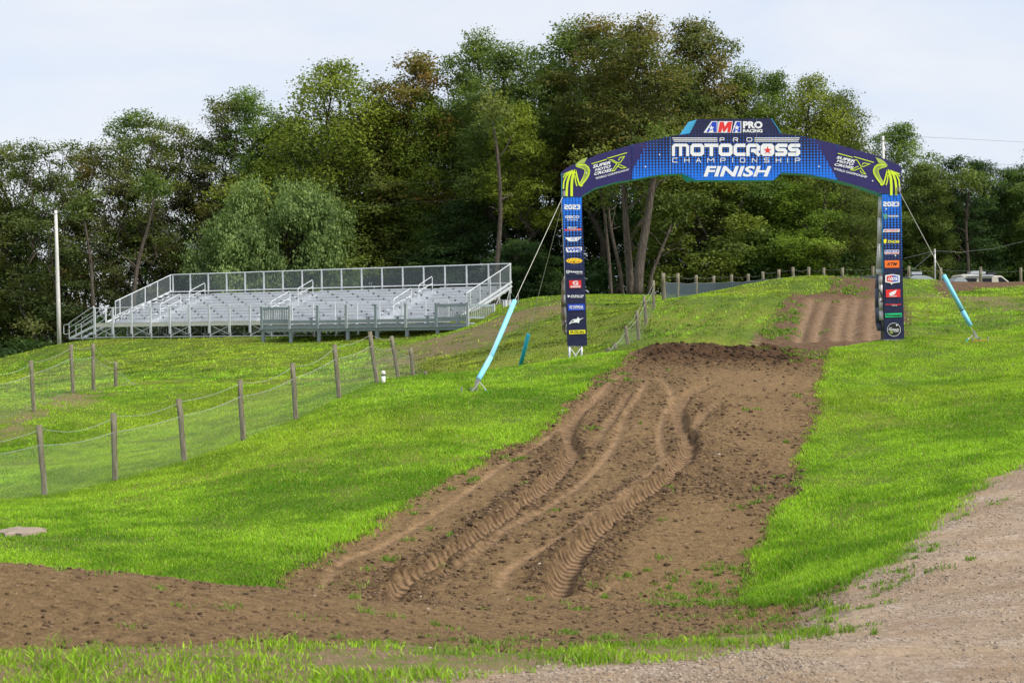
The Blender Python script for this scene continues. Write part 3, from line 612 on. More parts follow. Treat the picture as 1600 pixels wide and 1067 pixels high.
def get_proto(kind):
    if kind not in PROTO:
        kw, bark = PKIND[kind]; mb, (V, Fq, val) = proto(**kw)
        me = bpy.data.meshes.new('trunk'); me.from_pydata(mb.v, [], mb.f); me.update(); me.polygons.foreach_set('use_smooth', np.ones(len(me.polygons), bool)); me.materials.append(bark)
        mc = fast_mesh('crown', V, Fq, 4); fattr(mc, 'lv', val); mc.materials.append(LMAT['green'])
        PROTO[kind] = (me, mc, kw.get('H_', 20.), kw.get('Wd', 8.))
    return PROTO[kind]
PKIND = {
 'full':  (dict(seed=3, H_=20, Wd=9, base=.24, nl=40, lobe=(1.2, 2.1), per=27, size=.185, droop=.25), BARK),
 'full2': (dict(seed=14, H_=20, Wd=8, base=.20, nl=38, lobe=(1.1, 1.9), per=27, size=.18, droop=.35, stems=2), BARKD),
 'tall':  (dict(seed=5, H_=22, Wd=6.5, base=.42, nl=32, lobe=(1.0, 1.8), per=24, size=.175, airy=.5, tr=.24), BARK),
 'airy':  (dict(seed=6, H_=20, Wd=7, base=.16, nl=38, lobe=(.9, 1.6), per=29, size=.185, airy=1., stems=2, tr=.17), BARKD),
 'airy2': (dict(seed=27, H_=20, Wd=6, base=.14, nl=36, lobe=(.8, 1.5), per=26, size=.17, airy=1., stems=3, tr=.15, twl=.36), BARK),
 'weep':  (dict(seed=8, H_=20, Wd=8.5, base=.22, nl=40, lobe=(1.1, 1.9), per=23, size=.175, droop=.9, twl=.36), BARKD),
 'maple': (dict(seed=9, H_=14, Wd=7.5, base=.10, nl=30, lobe=(1.2, 1.9), per=22, size=.20, droop=.3, shape=.8), BARKD),
 'maple2':(dict(seed=19, H_=14, Wd=7.0, base=.16, nl=26, lobe=(1.1, 1.8), per=22, size=.185, droop=.2, shape=.9), BARKD),
 'clump': (dict(seed=23, H_=23, Wd=8.5, base=.42, nl=40, lobe=(1.1, 1.9), per=25, size=.18, droop=.15, stems=3, tr=.42, airy=.4), BARK),
 'shrub': (dict(seed=31, H_=7, Wd=14.5, base=.03, nl=90, lobe=(1.1, 1.9), per=26, size=.20, shape=.45, tr=.16, stems=3), BARKD),
}
TREES = []
def tree(px, top, wpx, D, kind, colour, label, cat='tree', name='tree', rot=None, group=None, bz=0.):
    mt, mc, h0, w0 = get_proto(kind); x = ((px-800)*cr)/F*D; z0 = H(x, D)+bz; zt = P(px, top, D).z
    hgt = zt-z0; wid = wpx/F*D; x += -math.sin(RO)*0
    xt = P(px, top, D).x; x = xt; z0 = H(x, D)+bz; hgt = zt-z0
    e = empty(name, (x, D, z0), rot if rot is not None else (px*1.37) % 6.28); e.scale = (wid/w0*1.5, wid/w0*1.5, hgt/h0/.985)
    tag(e, label, cat, group or ('trees along the forest edge' if cat == 'tree' else 'shrubs at the forest edge'))
    t = bpy.data.objects.new('trunk', mt); c = bpy.data.objects.new('crown', mc)
    for o in (t, c): COL.objects.link(o); o.parent = e
    c.material_slots[0].link = 'OBJECT'; c.material_slots[0].material = LMAT[colour]; TREES.append(e); return e
T = tree
T(12,232,105,122,'airy','olive','olive tree at the left edge of the photo, left of the white pole')
T(72,226,110,119,'airy2','brown','olive-brown tree with thin crown just left of the white pole')
T(48,330,100,126,'full2','olive','low dense tree behind the two at the far left')
T(128,240,95,124,'airy','rust','rusty brown tree rising just right of the white pole', rot=2.0)
T(172,225,90,121,'airy2','brown','reddish brown tree between the white pole and the leaning pale trunk')
T(212,180,105,125,'airy','green','green topped tree with airy crown above the left bleacher stairs', rot=4.0)
T(262,192,85,122,'airy2','olive','thin tree with see-through crown above the left end of the bleachers', rot=1.0)
T(308,222,90,124,'airy','brown','brownish tree behind the left corner of the bleachers')
T(348,158,95,122,'airy2','brown','sparse brown tree with bare twigs at its top, left of the big round shrub')
T(396,152,95,123,'tall','bright','light green tree standing up behind the big round shrub')
T(440,190,110,121,'full2','olive','olive tree between the light green tree and the broad yellow-green one')
T(515,106,175,120,'weep','yellow','broad yellow-green tree with domed top behind the round shrub')
T(590,165,110,121,'full','olive','olive green tree right of the broad yellow-green dome')
T(648,94,140,120,'airy','rust','tall tree with thin reddish top left of the tallest green one')
T(668,150,115,118,'weep','yellow','drooping yellow-green tree in front of the thin reddish top')
T(600,285,130,116,'maple','green','mid green leafy maple low behind the middle of the bleachers')
T(738,64,95,118,'tall','green','tall green tree with open top right of the thin reddish one')
T(720,320,110,112,'maple2','dark','dark green maple low behind the right end of the bleachers')
T(800,84,115,112,'tall','olive','tall olive tree with yellowish hanging tufts and long bare trunk')
T(806,175,85,108,'tall','yellow','yellowish tree with bent bare trunk beside the right end of the bleachers', rot=.6)
T(880,50,120,116,'tall','green','green-topped tall tree above the left leg of the arch')
T(850,190,130,121,'full2','dark','dark tree filling the gap behind the left leg of the arch')
T(945,44,125,112,'tall','rust','tall brown-tinged tree left of the large trunk clump', rot=3.0)
T(1000,40,125,106,'tall','rust','tall tree rising behind the large leaning trunk near the fence corner')
T(1080,44,125,111,'full','rust','highest orange-tinted tree right above the middle of the arch')
T(930,230,120,119,'full2','dark','dark green tree under the tall brown-tinged ones, left half of the arch')
T(1075,250,135,103,'maple','green','mid green bushy tree seen through the middle of the arch')
T(1150,116,85,112,'tall','bright','bright green tree top just right of the orange-tinted one')
T(1196,120,90,113,'full2','green','green tree above the right shoulder of the arch crown')
T(1165,240,110,106,'full','green','green tree standing under the right half of the arch')
T(1262,126,115,109,'weep','yellow','tall yellow-olive tree above the right half of the arch')
T(1320,150,105,110,'weep','olive','olive tree sloping down toward the right leg of the arch')
T(1240,290,120,104,'weep','yellow','yellow-green tree with twin trunks low under the right half of the arch')
T(1322,300,110,104,'weep','olive','olive tree low just left of the right leg of the arch')
T(1398,198,85,113,'full2','bright','green tree beside the white pole top behind the right leg')
T(1442,262,85,108,'full','olive','olive tree right of the right arch leg')
T(1492,250,95,110,'airy','dark','dark olive tree rising above the parked camper')
T(1542,256,75,112,'full2','dark','dark tree second from the right edge of the photo')
T(1592,266,75,112,'full2','green','green tree at the right edge of the photo')
T(1640,230,110,112,'full','olive','olive tree mostly outside the right edge of the photo')
T(-50,230,120,122,'airy','olive','olive tree mostly outside the left edge of the photo')
SHR = T(448,300,250,114.5,'shrub','grey','big round grey-green shrub behind the left half of the bleachers','shrub','shrub',rot=0.0)
SHR.scale.y *= .55; SHR.scale.x *= .70
T(690,385,110,111,'maple2','dark','dark low bush behind the upper right rail of the bleachers','shrub','shrub')
T(822,378,80,104,'maple','dark','dark leafy bush at the forest edge right of the bleachers','shrub','shrub')
T(1460,365,110,112,'maple2','olive','wide olive bush behind the parked camper','shrub','shrub')
T(1215,340,100,110,'maple2','olive','low olive bush behind the fence at the top of the dirt hill','shrub','shrub')
# bare trunks standing alone in the forest edge
def stem(pts, D, r0, r1, label, fork=None, bark=BARK):
    wp = [P(x, y, D) for x, y in pts]; b = wp[0].copy(); b.z = H(b.x, b.y)-.2; e = empty('tree', (b.x, b.y, b.z+.2))
    mb = MB(); q = [b]+wp[1:]; off = Vector((b.x, b.y, b.z+.2))
    L = smooth_line([(p.x, p.z) for p in q], .6); pp = [Vector((x, D+.15*math.sin(z*.7), z))-off for x, z in L]
    mb.tube(pp, [r0+(r1-r0)*i/(len(pp)-1) for i in range(len(pp))], 9); rnd = random.Random(int(pts[0][0]))
    for _ in range(5):
        k = rnd.randint(len(pp)//2, len(pp)-2); d = Vector((rnd.uniform(-1, 1), rnd.uniform(-.4, .4), rnd.uniform(.2, 1)))*rnd.uniform(1, 2.5); limb(mb, pp[k], pp[k]+d, r1*.7, .02, rnd, 5, 5)
    mb.build('trunk', bark, e, True); tp = pp[-1]
    V, Fq, val = crown_geo([(tp.x+rnd.uniform(-1, 1), tp.y+rnd.uniform(-1, 1), tp.z+rnd.uniform(-.5, 1.2), 1.1, 1.1, .8) for _ in range(5)], 16, .22, np.random.default_rng(int(pts[0][0])))
    mc = fast_mesh('crown', V, Fq, 4); fattr(mc, 'lv', val); link('crown', mc, LMAT['olive'], e); tag(e, label, 'tree', 'bare trunks at the forest edge')
stem([(772,470),(776,420),(782,330),(778,250),(770,190)], 101, .19, .09, 'slender bare trunk beside the right end of the bleachers')
stem([(985,465),(983,420),(978,350),(975,280)], 97, .28, .15, 'thick dark trunk left of the leaning pale trunk')
stem([(996,465),(1000,410),(1012,340),(1022,270),(1030,230)], 96, .34, .16, 'thick pale trunk leaning right, seen through the arch')
stem([(1012,465),(1018,430),(1030,400),(1050,350)], 98, .14, .07, 'dark trunk leaning right beside the fence corner')
stem([(955,465),(951,400),(944,330),(935,280)], 99, .13, .07, 'thin straight trunk left of the thick trunks')
stem([(973,465),(968,420),(955,360),(948,300)], 100, .15, .08, 'thin trunk standing between the straight one and the thick dark one')
stem([(206,500),(214,420),(232,350),(242,310)], 114, .2, .1, 'pale trunk leaning right behind the left bleacher stairs')
stem([(150,540),(147,480),(140,400),(128,330)], 114, .17, .08, 'upright trunk left of the bleacher stairs')
stem([(1132,450),(1136,400),(1150,350),(1160,310)], 104, .17, .09, 'brown trunk leaning right beyond the fence under the arch')
stem([(1124,450),(1126,400),(1120,340),(1122,300)], 104, .2, .1, 'grey trunk beside the brown leaning one beyond the fence')
stem([(1292,440),(1293,400),(1290,340),(1288,290)], 103, .2, .1, 'upright trunk above the top of the dirt hill')
stem([(1512,440),(1512,400),(1510,350),(1514,300)], 106, .17, .08, 'upright dark trunk behind the parked camper', bark=BARKD)
# the mass of woodland behind: nobody could count it
def woodland():
    rn = np.random.default_rng(5); sky = [(-200,260),(0,300),(100,330),(200,330),(330,300),(420,215),(510,150),(600,190),(720,140),(860,110),(1000,100),(1090,110),(1150,180),(1270,180),(1360,250),(1440,310),(1500,300),(1600,300),(1800,280)]
    lobes = []; mb = MB(); rnd = random.Random(4)
    for row, (D0, drop) in enumerate(((128, 30), (138, 12), (150, 22))):
        px = -230 + row*17
        while px < 1820:
            D = D0+rnd.uniform(-4, 4); top = lerp_tab(px, sky)+drop-12+rnd.uniform(-5, 35); x = (px-800)/F*D; zg = H(x, D); zt = CZ+(HY-top)/F*D
            left = px < 345; n = 13 if left else 20
            if left and row < 2: px += 60
            for i in range(n):
                t = rnd.random()**.8; z = zg+(zt-zg)*(.05+.93*t); w = 2.3*math.sin(math.pi*min(1, .2+.72*t))
                if left and .42 < t < .8 and rnd.random() < .6: continue
                lobes.append((x+rnd.uniform(-w, w), D+rnd.uniform(-w, w), z, rnd.uniform(1.3, 2.2), rnd.uniform(1.3, 2.2), rnd.uniform(.9, 1.6)))
            limb(mb, (x, D, zg-.5), (x+rnd.uniform(-1, 1), D, zt-1), .22, .06, rnd, 6, 5, 0); px += rnd.uniform(34, 60)
    for _ in range(420):   # low undergrowth
        px = rnd.uniform(-250, 1850); D = rnd.uniform(112, 128) if px < 780 else rnd.uniform(102, 122); x = (px-800)/F*D; zg = H(x, D)
        lobes.append((x, D, zg+rnd.uniform(.3, 2.6), rnd.uniform(1, 2), rnd.uniform(1, 2), rnd.uniform(.7, 1.5)))
    V, Fq, val = crown_geo(lobes, 7.5, .25, rn, .2, .42, 14, .3); mc = fast_mesh('woodland', V, Fq, 4); fattr(mc, 'lv', val)
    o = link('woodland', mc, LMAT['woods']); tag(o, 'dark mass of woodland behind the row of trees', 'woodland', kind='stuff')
    t = mb.build('woodland_trunks', BARKD, None, True); tag(t, 'distant trunks inside the dark woodland', 'woodland', kind='stuff')
woodland()
# ================================================================ materials for built things
ALU = simple('galvanised_aluminium', (.60,.63,.66), .45, .15, .10, 3.0, spec=.5, dirt=(.35, (.42,.41,.39)))
ALUP = simple('bleacher_plank', (.64,.66,.68), .5, .05, .12, 1.5, spec=.5, dirt=(.30, (.48,.48,.47)))
CREAM = simple('pale_fascia', (.66,.65,.58), .5, .1, .10, 1.5, dirt=(.5, (.45,.42,.36)))
GREYW = simple('grey_painted_wood', (.23,.28,.30), .7, 0, .14, 3.0, .3, dirt=(.5, (.28,.30,.30)))
GREYW2 = simple('weathered_grey_wood', (.34,.37,.38), .75, 0, .14, 3.0, .3)
DARKB = simple('dark_bracket', (.10,.11,.12), .6, .2)
WOODP = bark_mat('weathered_post', (.095,.083,.055), (.26,.235,.17))
TANW = simple('raw_timber', (.48,.33,.19), .8, 0, .15, 6.0)
ROPE = simple('pale_rope', (.55,.53,.47), .8, 0, .1, 20.0)
ROPEG = simple('white_cord', (.36,.37,.35), .8, 0, .1, 20.0)
FOAM = simple('blue_foam', (.22,.60,.78), .65, 0, .06, 5.0, spec=.3, dirt=(.3, (.30,.50,.58)))
FOAMD = simple('teal_foam', (.03,.42,.55), .65, 0, .08, 5.0, spec=.3)
WHITEP = simple('weathered_white_pole', (.55,.54,.52), .8, 0, .14, 4.0, .2, dirt=(.4, (.40,.38,.34)))
BLACK = simple('black_rubber', (.02,.02,.022), .6, 0, .1)
STEEL = simple('dull_steel', (.38,.37,.36), .5, .8, .2, 12.0, dirt=(.6, (.22,.16,.11)))
def mesh_mat(name, col, cell, wire, blend=0.0, vert=True):
    """woven wire netting: diagonal wires cut out of a sheet, in real metres"""
    m, g = new_mat(name); c = g.attr('uvm', 'Vector'); s = g.sep(c); u, v = s[0], s[1]
    p = g.m('ADD', u, v); q = g.m('SUBTRACT', u, v)
    def ln(x): return g.m('LESS_THAN', g.m('ABSOLUTE', g.m('SUBTRACT', g.m('FRACT', g.m('DIVIDE', x, cell)), .5)), wire/cell*.5)
    a = g.m('MAXIMUM', ln(p), ln(q)); a = g.m('MAXIMUM', a, blend)
    b = g.node('ShaderNodeBsdfPrincipled', {'Base Color': col, 'Roughness': .55, 'Metallic': .3, 'Alpha': a})
    g.l.new(b.outputs[0], g.n.new('ShaderNodeOutputMaterial').inputs[0]); return m
NET = mesh_mat('wire_netting', (.40,.43,.40), .055, .0023)
NETF = mesh_mat('wind_screen', (.060,.085,.105), .07, .01, .72)
NETB = mesh_mat('chain_link_panel', (.16,.19,.20), .07, .008, .20)
def sheet(name, bottoms, tops, mat, parent, nz=6):
    """netting hung between two lines of points"""
    V, U = [], []; acc = 0; n = len(bottoms)
    for i in range(n):
        if i: acc += (bottoms[i]-bottoms[i-1]).length
        for k in range(nz+1):
            t = k/nz; p = bottoms[i].lerp(tops[i], t); V.append(p); U.append((acc, (tops[i]-bottoms[i]).length*t, 0))
    Fc = [(i*(nz+1)+k, (i+1)*(nz+1)+k, (i+1)*(nz+1)+k+1, i*(nz+1)+k+1) for i in range(n-1) for k in range(nz)]
    me = bpy.data.meshes.new(name); me.from_pydata([tuple(v) for v in V], [], Fc); me.update()
    a = me.attributes.new('uvm', 'FLOAT_VECTOR', 'POINT'); a.data.foreach_set('vector', np.array(U, np.float32).ravel())
    return link(name, me, mat, parent)
# ================================================================ bleachers
def bleachers():
    th = math.radians(-27); e = empty('bleachers', (-27.4, 101, CZ+.10), th)
    tag(e, 'long aluminium bleachers with fenced back rail standing on the lawn at the forest edge', 'bleachers')
    Wd, NB = 26.7, 17; sp = Wd/NB; F0 = .95; R = .20; DP = .65; NR = 10; Y0 = 1.3
    def zf(y): return F0 + max(0, (y-Y0)/DP)*R
    m = MB(); m.box((Wd/2, .62, F0-.03), (Wd, 1.2, .05)); m.build('walkway', ALUP, e)
    m = MB(); m.box((Wd/2, -.02, F0-.11), (Wd, .03, .24)); m.box((Wd/2, -.035, F0+.02), (Wd, .03, .025)); m.build('front_fascia', CREAM, e)
    br = []
    for i in range(NR):
        y = Y0+i*DP; z = F0+i*R; s = MB()
        gap = [a for a in (3.6, 12.5, 21.6)]
        def runs(inset=0.0):
            xsr = [0]; 
            for a in gap: xsr += [a-.55, a+.55]
            xsr.append(Wd); return [(xsr[k], xsr[k+1]) for k in range(0, len(xsr), 2)]
        full = i in (NR-1,)
        for a, b in (runs() if not full else [(0, Wd)]):
            cut = a
            while cut < b-.05:
                nx = min(b, cut+4.6); s.box(((cut+nx)/2, y+DP-.14, z+.43), (nx-cut-.012, .27, .045)); cut = nx
        s.build('seat_plank', ALUP, e)
        s = MB(); cut = 0
        while cut < Wd-.05:
            nx = min(Wd, cut+4.6); s.box(((cut+nx)/2, y+.30, z-.0), (nx-cut-.012, .60, .045)); s.box(((cut+nx)/2, y+.015, z-.105), (nx-cut-.012, .03, .15)); cut = nx
        s.box((Wd/2, y+DP-.03, z+.13), (Wd-.02, .03, .24)); s.build('footboard', ALUP, e)
        for k in range(NB):
            x = .35+k*sp+(.0 if i % 2 else sp*.5)
            if x < Wd-.1: br.append((x, y, z))
    def bracket(mb, x, y, z):
        mb.box((x, y+DP-.25, z+.388), (.17, .05, .035)); mb.box((x, y+DP-.25, z+.32), (.045, .05, .10)); mb.bar((x-.06, y+DP-.25, z+.37), (x, y+DP-.25, z+.30), .022)
    br.sort(key=lambda b: b[1])
    mbk = MB(); bracket(mbk, 0, 0, 0); b0 = mbk.build('seat_bracket', DARKB, e); first = True
    for (x, y, z) in br[:99]:
        o = b0 if first else b0.copy()
        if not first: COL.objects.link(o); o.parent = e
        o.location = (x, y, z); first = False
    rest = MB()
    for (x, y, z) in br[99:]: bracket(rest, x, y, z)
    rest.build('seat_bracket', DARKB, e)['kind'] = 'stuff'
    # under-structure
    yb = [0.02, 1.5, 3.1, 4.7, 6.3, 7.75]
    for k in range(NB+1):
        x = min(Wd-.03, max(.03, k*sp)); m = MB()
        for y in yb: m.box((x, y, (zf(y)-.05)/2-.05), (.055, .055, zf(y)+.05))
        m.bar((x, .0, .02), (x, 7.8, .02), .06); m.bar((x, Y0, F0-.12), (x, 7.8, zf(7.8)-.10), .06, .09)
        for a, b in zip(yb, yb[1:]): m.bar((x, a, .1), (x, b, zf(b)-.15), .035); m.bar((x, b, .1), (x, a, zf(a)-.15), .035)
        m.build('support_frame', ALU, e)
    for k in range(NB):
        m = MB(); a, b = k*sp+.03, (k+1)*sp-.03; y = .02 if k % 2 == 0 else 1.5
        m.bar((a, y, .12), (b, y, F0-.22), .04); m.bar((a, y+.05, F0-.22), (b, y+.05, .12), .04)
        if k % 2: m.bar((a, 4.7, .1), (b, 4.7, 1.9), .04); m.bar((a, 4.75, 1.9), (b, 4.75, .1), .04)
        if k % 3 == 0: m.bar((a, 7.75, .1), (b, 7.75, 2.6), .04); m.bar((a, 7.8, 2.6), (b, 7.8, .1), .04)
        m.bar((a, -.02, .05), (b, -.02, .05), .05); m.build('cross_brace', ALU, e)
    # front rail
    zt = F0+1.02; m = MB(); m.tube([(0, -.06, zt), (16.2, -.06, zt)], .026, 6); m.tube([(0, -.06, F0+.52), (16.2, -.06, F0+.52)], .012, 5); m.tube([(16.2, -.06, zt), (Wd, -.06, zt)], .022, 6); m.build('front_rail', ALU, e)
    for k in range(NB+1):
        x = min(Wd-.04, max(.04, k*sp)); m = MB(); m.box((x, -.09, (zt+.25)/2), (.13, .06, zt-.25)); m.build('rail_post', ALU, e)
    # back rail with netting
    zb = zf(7.2)+.40; y = 7.86; m = MB()
    m.tube([(0, y, zb+1.25), (Wd, y, zb+1.25)], .032, 6); m.tube([(0, y, zb+.05), (Wd, y, zb+.05)], .03, 6); m.build('back_rail', ALU, e)
    for k in range(NB+1): 
        m = MB(); x = min(Wd-.03, max(.03, k*sp)); m.box((x, y, zb+.33), (.085, .07, 1.85)); m.build('rail_post', ALU, e)
    sheet('netting', [Vector((k*sp, y+.04, zb+.05)) for k in range(NB+1)], [Vector((k*sp, y+.04, zb+1.25)) for k in range(NB+1)], NETB, e, 1)
    # side rails
    for sx in (0, Wd):
        m = MB(); x = sx-.05 if sx == 0 else sx+.05; p0 = Vector((x, 7.8, zb+1.25)); p1 = Vector((x, 2.0, zf(2.0)+1.28))
        m.tube([p0, p1, (x, 2.0, zf(2)+.2)], .03, 6)
        m.bar((x, 7.9, zf(7.9)+.30), (x, 1.2, zf(1.2)+.12), .04, .12); m.bar((x, 7.9, zf(7.9)+.02), (x, 1.0, zf(1.0)-.14), .04, .10)
        for q in (2.45, 3.65, 5.0, 6.3, 7.65): m.box((x, q, (zf(q)+.1+p1.z+(p0.z-p1.z)*(q-2)/5.8)/2), (.055, .055, p1.z+(p0.z-p1.z)*(q-2)/5.8-zf(q)-.1))
        m.build('side_rail', ALU, e)
        ys_ = [2.0, 3.4, 4.9, 6.4, 7.8]
        sheet('netting', [Vector((x, q, zf(q)+.15)) for q in ys_], [Vector((x, q, p1.z+(p0.z-p1.z)*(q-2)/5.8)) for q in ys_], NETB, e, 1)
    # aisle hand rails
    for x in (3.6, 12.5, 21.6):
        for a, b in ((2.2, 4.3), (5.2, 6.9)):
            m = MB(); za, zc = zf(a)+.05, zf(b)+.05
            m.tube([(x, a, za), (x, a, za+.85), (x, a+.1, za+.95), (x, b-.08, zc+.98), (x, b, zc+.9), (x, b, zc)], .024, 6)
            m.tube([(x, a, za+.55), (x, b, zc+.55)], .022, 6); m.build('aisle_handrail', ALU, e)
    # end stairs on the left
    m = MB()
    for yy in (.1, 1.25):
        m.bar((0, yy, F0-.08), (-2.3, yy, -.02), .05, .16); m.tube([(-.2, yy, F0+1.15), (-2.35, yy, 1.02), (-2.35, yy, -.05)], .026, 6); m.tube([(-.2, yy, F0+.8), (-2.35, yy, .7)], .022, 6); m.tube([(-.2, yy, F0+.35), (-2.35, yy, .3)], .022, 6)
        m.tube([(-.2, yy, F0+1.15), (-.2, yy, 0)], .04, 6); m.bar((-2.35, yy, 0), (-.2, yy, 0), .05); m.tube([(-1.25, yy, .5), (-1.25, yy, 0)], .025, 6)
        m.tube([(-2.35, yy, .95), (-2.75, yy, .90), (-2.82, yy, .85), (-2.82, yy, .32), (-2.75, yy, .28), (-2.35, yy, .3)], .024, 6)
    for k in range(5): m.box((-.28-k*.42, .68, F0-.16-k*.185), (.30, 1.1, .04))
    m.build('end_stairs', ALU, e)
    m = MB()
    for yy in (1.5, 2.2): m.tube([(.3, yy, F0), (.3, yy, F0+.5), (1.6, yy+1.5, F0+1.4), (1.6, yy+1.5, F0+.5)], .024, 6)
    m.build('corner_handrail', ALU, e)
    return e
bleachers()
# ================================================================ viewing deck
def deck():
    th = math.radians(-27); z0 = CZ+.76; e = empty('viewing_deck', (-14.77, 91.17, z0), th); L = 13.9; Dp = 2.9; NB = 7; sp = L/NB
    tag(e, 'grey wooden viewing deck on posts in front of the right half of the bleachers', 'deck')
    R = Matrix.Rotation(th, 3, 'Z')
    def gz(x, y): w = Vector((-14.77, 91.17, 0)) + R @ Vector((x, y, 0)); return H(w.x, w.y)-z0
    m = MB()
    for k in range(20): m.box((L/2, .07+k*.146, -.02), (L+.1, .138, .038))
    m.build('deck_boards', GREYW2, e)
    for nm, zc, h, o in (('fascia_board', -.125, .15, -.06), ('fascia_board', -.30, .19, -.035)):
        m = MB(); m.box((L/2, o, zc), (L+.16, .04, h)); m.box((L+.09, Dp/2, zc), (.04, Dp, h)); m.box((-.09, Dp/2, zc), (.04, Dp, h)); m.build(nm, GREYW, e)
    m = MB(); m.box((L/2, -.10, -.205), (L+.2, .05, .03)); m.build('trim', GREYW2, e)
    for k in range(NB+1):
        x = k*sp; m = MB(); g_ = gz(x, 0)-.15; m.box((x, .03, (g_-.38)/2), (.19, .14, -.38-g_)); m.build('support_post', GREYW, e)
        m = MB(); g_ = gz(x, Dp)-.15; m.box((x, Dp-.1, (g_-.3)/2), (.16, .14, -.3-g_)); m.build('support_post', GREYW, e)
        m = MB(); m.box((x, -.12, .42), (.15, .12, 1.33)); m.box((x, -.12, 1.10), (.18, .16, .03)); m.build('rail_post', GREYW2 if k % 2 else GREYW, e)
    m = MB(); m.box((L/2, -.10, .17), (L, .05, .17)); m.build('bottom_rail', GREYW, e)
    m = MB(); m.tube([(sp, -.12, 1.03), (L-sp, -.12, 1.03)], .012, 5); m.build('top_cable', ALU, e)
    def pickets(a, b, sub=''):
        a, b = Vector(a), Vector(b); n = int((b-a).length/(.125 if abs((b-a).x) > 1 else .22)); m = MB(); d = (b-a)
        for i in range(1, n): m.box(a+d*i/n+Vector((0, 0, .62)), (.045, .045, .80))
        m.build('pickets', GREYW2, e); m = MB(); z = Vector((0, 0, .98)); m.bar(a+z, b+z, .06, .14); z = Vector((0, 0, .28)); m.bar(a+z, b+z, .05, .10); m.build('picket_rail', GREYW, e)
    pickets((.1, -.10, 0), (sp-.1, -.10, 0)); pickets((L-sp+.1, -.10, 0), (L-.1, -.10, 0)); pickets((L+.05, .0, 0), (L+.05, Dp, 0)); pickets((-.05, 0, 0), (-.05, Dp, 0))
    m = MB(); m.box((L+.05, Dp-.05, .45), (.15, .15, 1.3)); m.build('rail_post', GREYW2, e)
    m = MB(); m.box((L+.55, .5, -.10), (.9, 1.1, .05)); m.build('ramp_board', TANW, e)
    # benches
    bl = ['bench nearest the left picket panel of the deck', 'second deck bench from the left', 'bench in the middle of the deck', 'third deck bench from the right picket panel', 'deck bench next to the right picket panel', 'bench behind the right picket panel of the deck']
    for k in range(6):
        x = sp*(k+1)+1.05; w = Vector((-14.77, 91.17, 0)) + R @ Vector((x, .95, 0)); b = empty('bench', (w.x, w.y, z0), th)
        tag(b, 'small grey wooden '+bl[k], 'bench', 'benches on the viewing deck')
        m = MB(); m.box((0, 0, .42), (.85, .28, .05)); m.build('seat', GREYW, b)
        for s in (-1, 1): m = MB(); m.box((s*.27, 0, .2), (.09, .24, .40)); m.build('leg', GREYW2, b)
    # silver tarp draped over a stub of rail
    w = Vector((-14.77, 91.17, 0)) + R @ Vector((L+.35, Dp+.9, 0)); t = empty('draped_tarp', (w.x, w.y, H(w.x, w.y)), math.radians(-5)); tag(t, 'silver tarp draped over a rail at the right end of the deck', 'tarp')
    zt = P(0, 0, w.y).z; top = (P(785, 469, w.y).z) - H(w.x, w.y); m = MB(); n = 14
    for j in range(n):
        a, b = j/n, (j+1)/n
        def q(t, z): return Vector((-.15+t*.72, math.sin(t*21)*.04, z))
        m.add([q(a, top), q(b, top), q(b, top-.72-.05*math.sin(b*9)), q(a, top-.72-.05*math.sin(a*9))], [(0, 1, 2, 3)])
    m.build('tarp', simple('silver_tarp', (.62,.64,.66), .45, .3), t)
    m = MB(); m.tube([(-.5, 0.03, top), (.75, 0.03, top)], .025, 6); m.tube([(.72, .03, top+.35), (.72, .03, -.1)], .03, 6); m.tube([(-.2, .06, top), (-.2, .06, -.1)], .03, 6); m.tube([(.3, .06, top-.02), (-.6, .06, .1)], .02, 6); m.build('rail', STEEL, t)
deck()
# ================================================================ fences
def post_mesh(h, r=.065, seed=0, sq=True):
    rnd = random.Random(seed); m = MB(); n = 8; pts = [Vector((rnd.uniform(-.01, .01), rnd.uniform(-.01, .01), -.25+(h+.25)*i/5)) for i in range(6)]
    m.tube(pts, [r*rnd.uniform(.93, 1.05) for _ in pts], n); return m
def fence(name, label, posts, net, topk=.72, strand=True, r=.058, low=.02):
    """posts: (px_bottom, D, px_top, py_top)"""
    q = []
    for (pb, D, pt, yt) in posts:
        x = P(pb, 533, D).x; b = Vector((x, D, H(x, D))); t = P(pt, yt, D); q.append((b, t))
    o = q[0][0]; e = empty(name, o); tag(e, label, 'fence', 'post and netting fences')
    for i, (b, t) in enumerate(q):
        h = (t-b).length; mb = post_mesh(h, r, i+int(posts[0][0])); pm = mb.build('post', WOODP, e, True); pm.location = b-o
        pm.rotation_euler = (t-b).to_track_quat('Z', 'Y').to_euler()
    bt, tp = [], []; st = MB(); wire = MB()
    for i in range(len(q)-1):
        (b0, t0), (b1, t1) = q[i], q[i+1]; n = 8; srow = []; wrow = []
        for k in range(n+(i == len(q)-2)):
            s = k/n; g0 = b0.lerp(b1, s); g0.z = H(g0.x, g0.y); a = b0.lerp(t0, topk); c = b1.lerp(t1, topk); m_ = a.lerp(c, s)
            m_.z -= .05*math.sin(math.pi*s)*(1+.4*math.sin(i*2.1)); f = Vector((0, -r*1.05, 0)); bt.append(g0+Vector((0, 0, low))+f-o); tp.append(m_+f-o)
        for k in range(n+1):
            s = k/n; a = b0.lerp(t0, .95); c = b1.lerp(t1, .93); p = a.lerp(c, s); p.z -= .10*math.sin(math.pi*s)*(1+.5*math.sin(i*1.7)); srow.append(p-o)
        if strand: st.tube(srow, .004, 4)
    for k in range(len(tp)-1): wire.bar(tp[k], tp[k+1], .007)
    if strand: st.build('top_cord', ROPEG, e)
    wire.build('edge_wire', ROPEG, e); sheet('netting', bt, tp, net, e, 4)
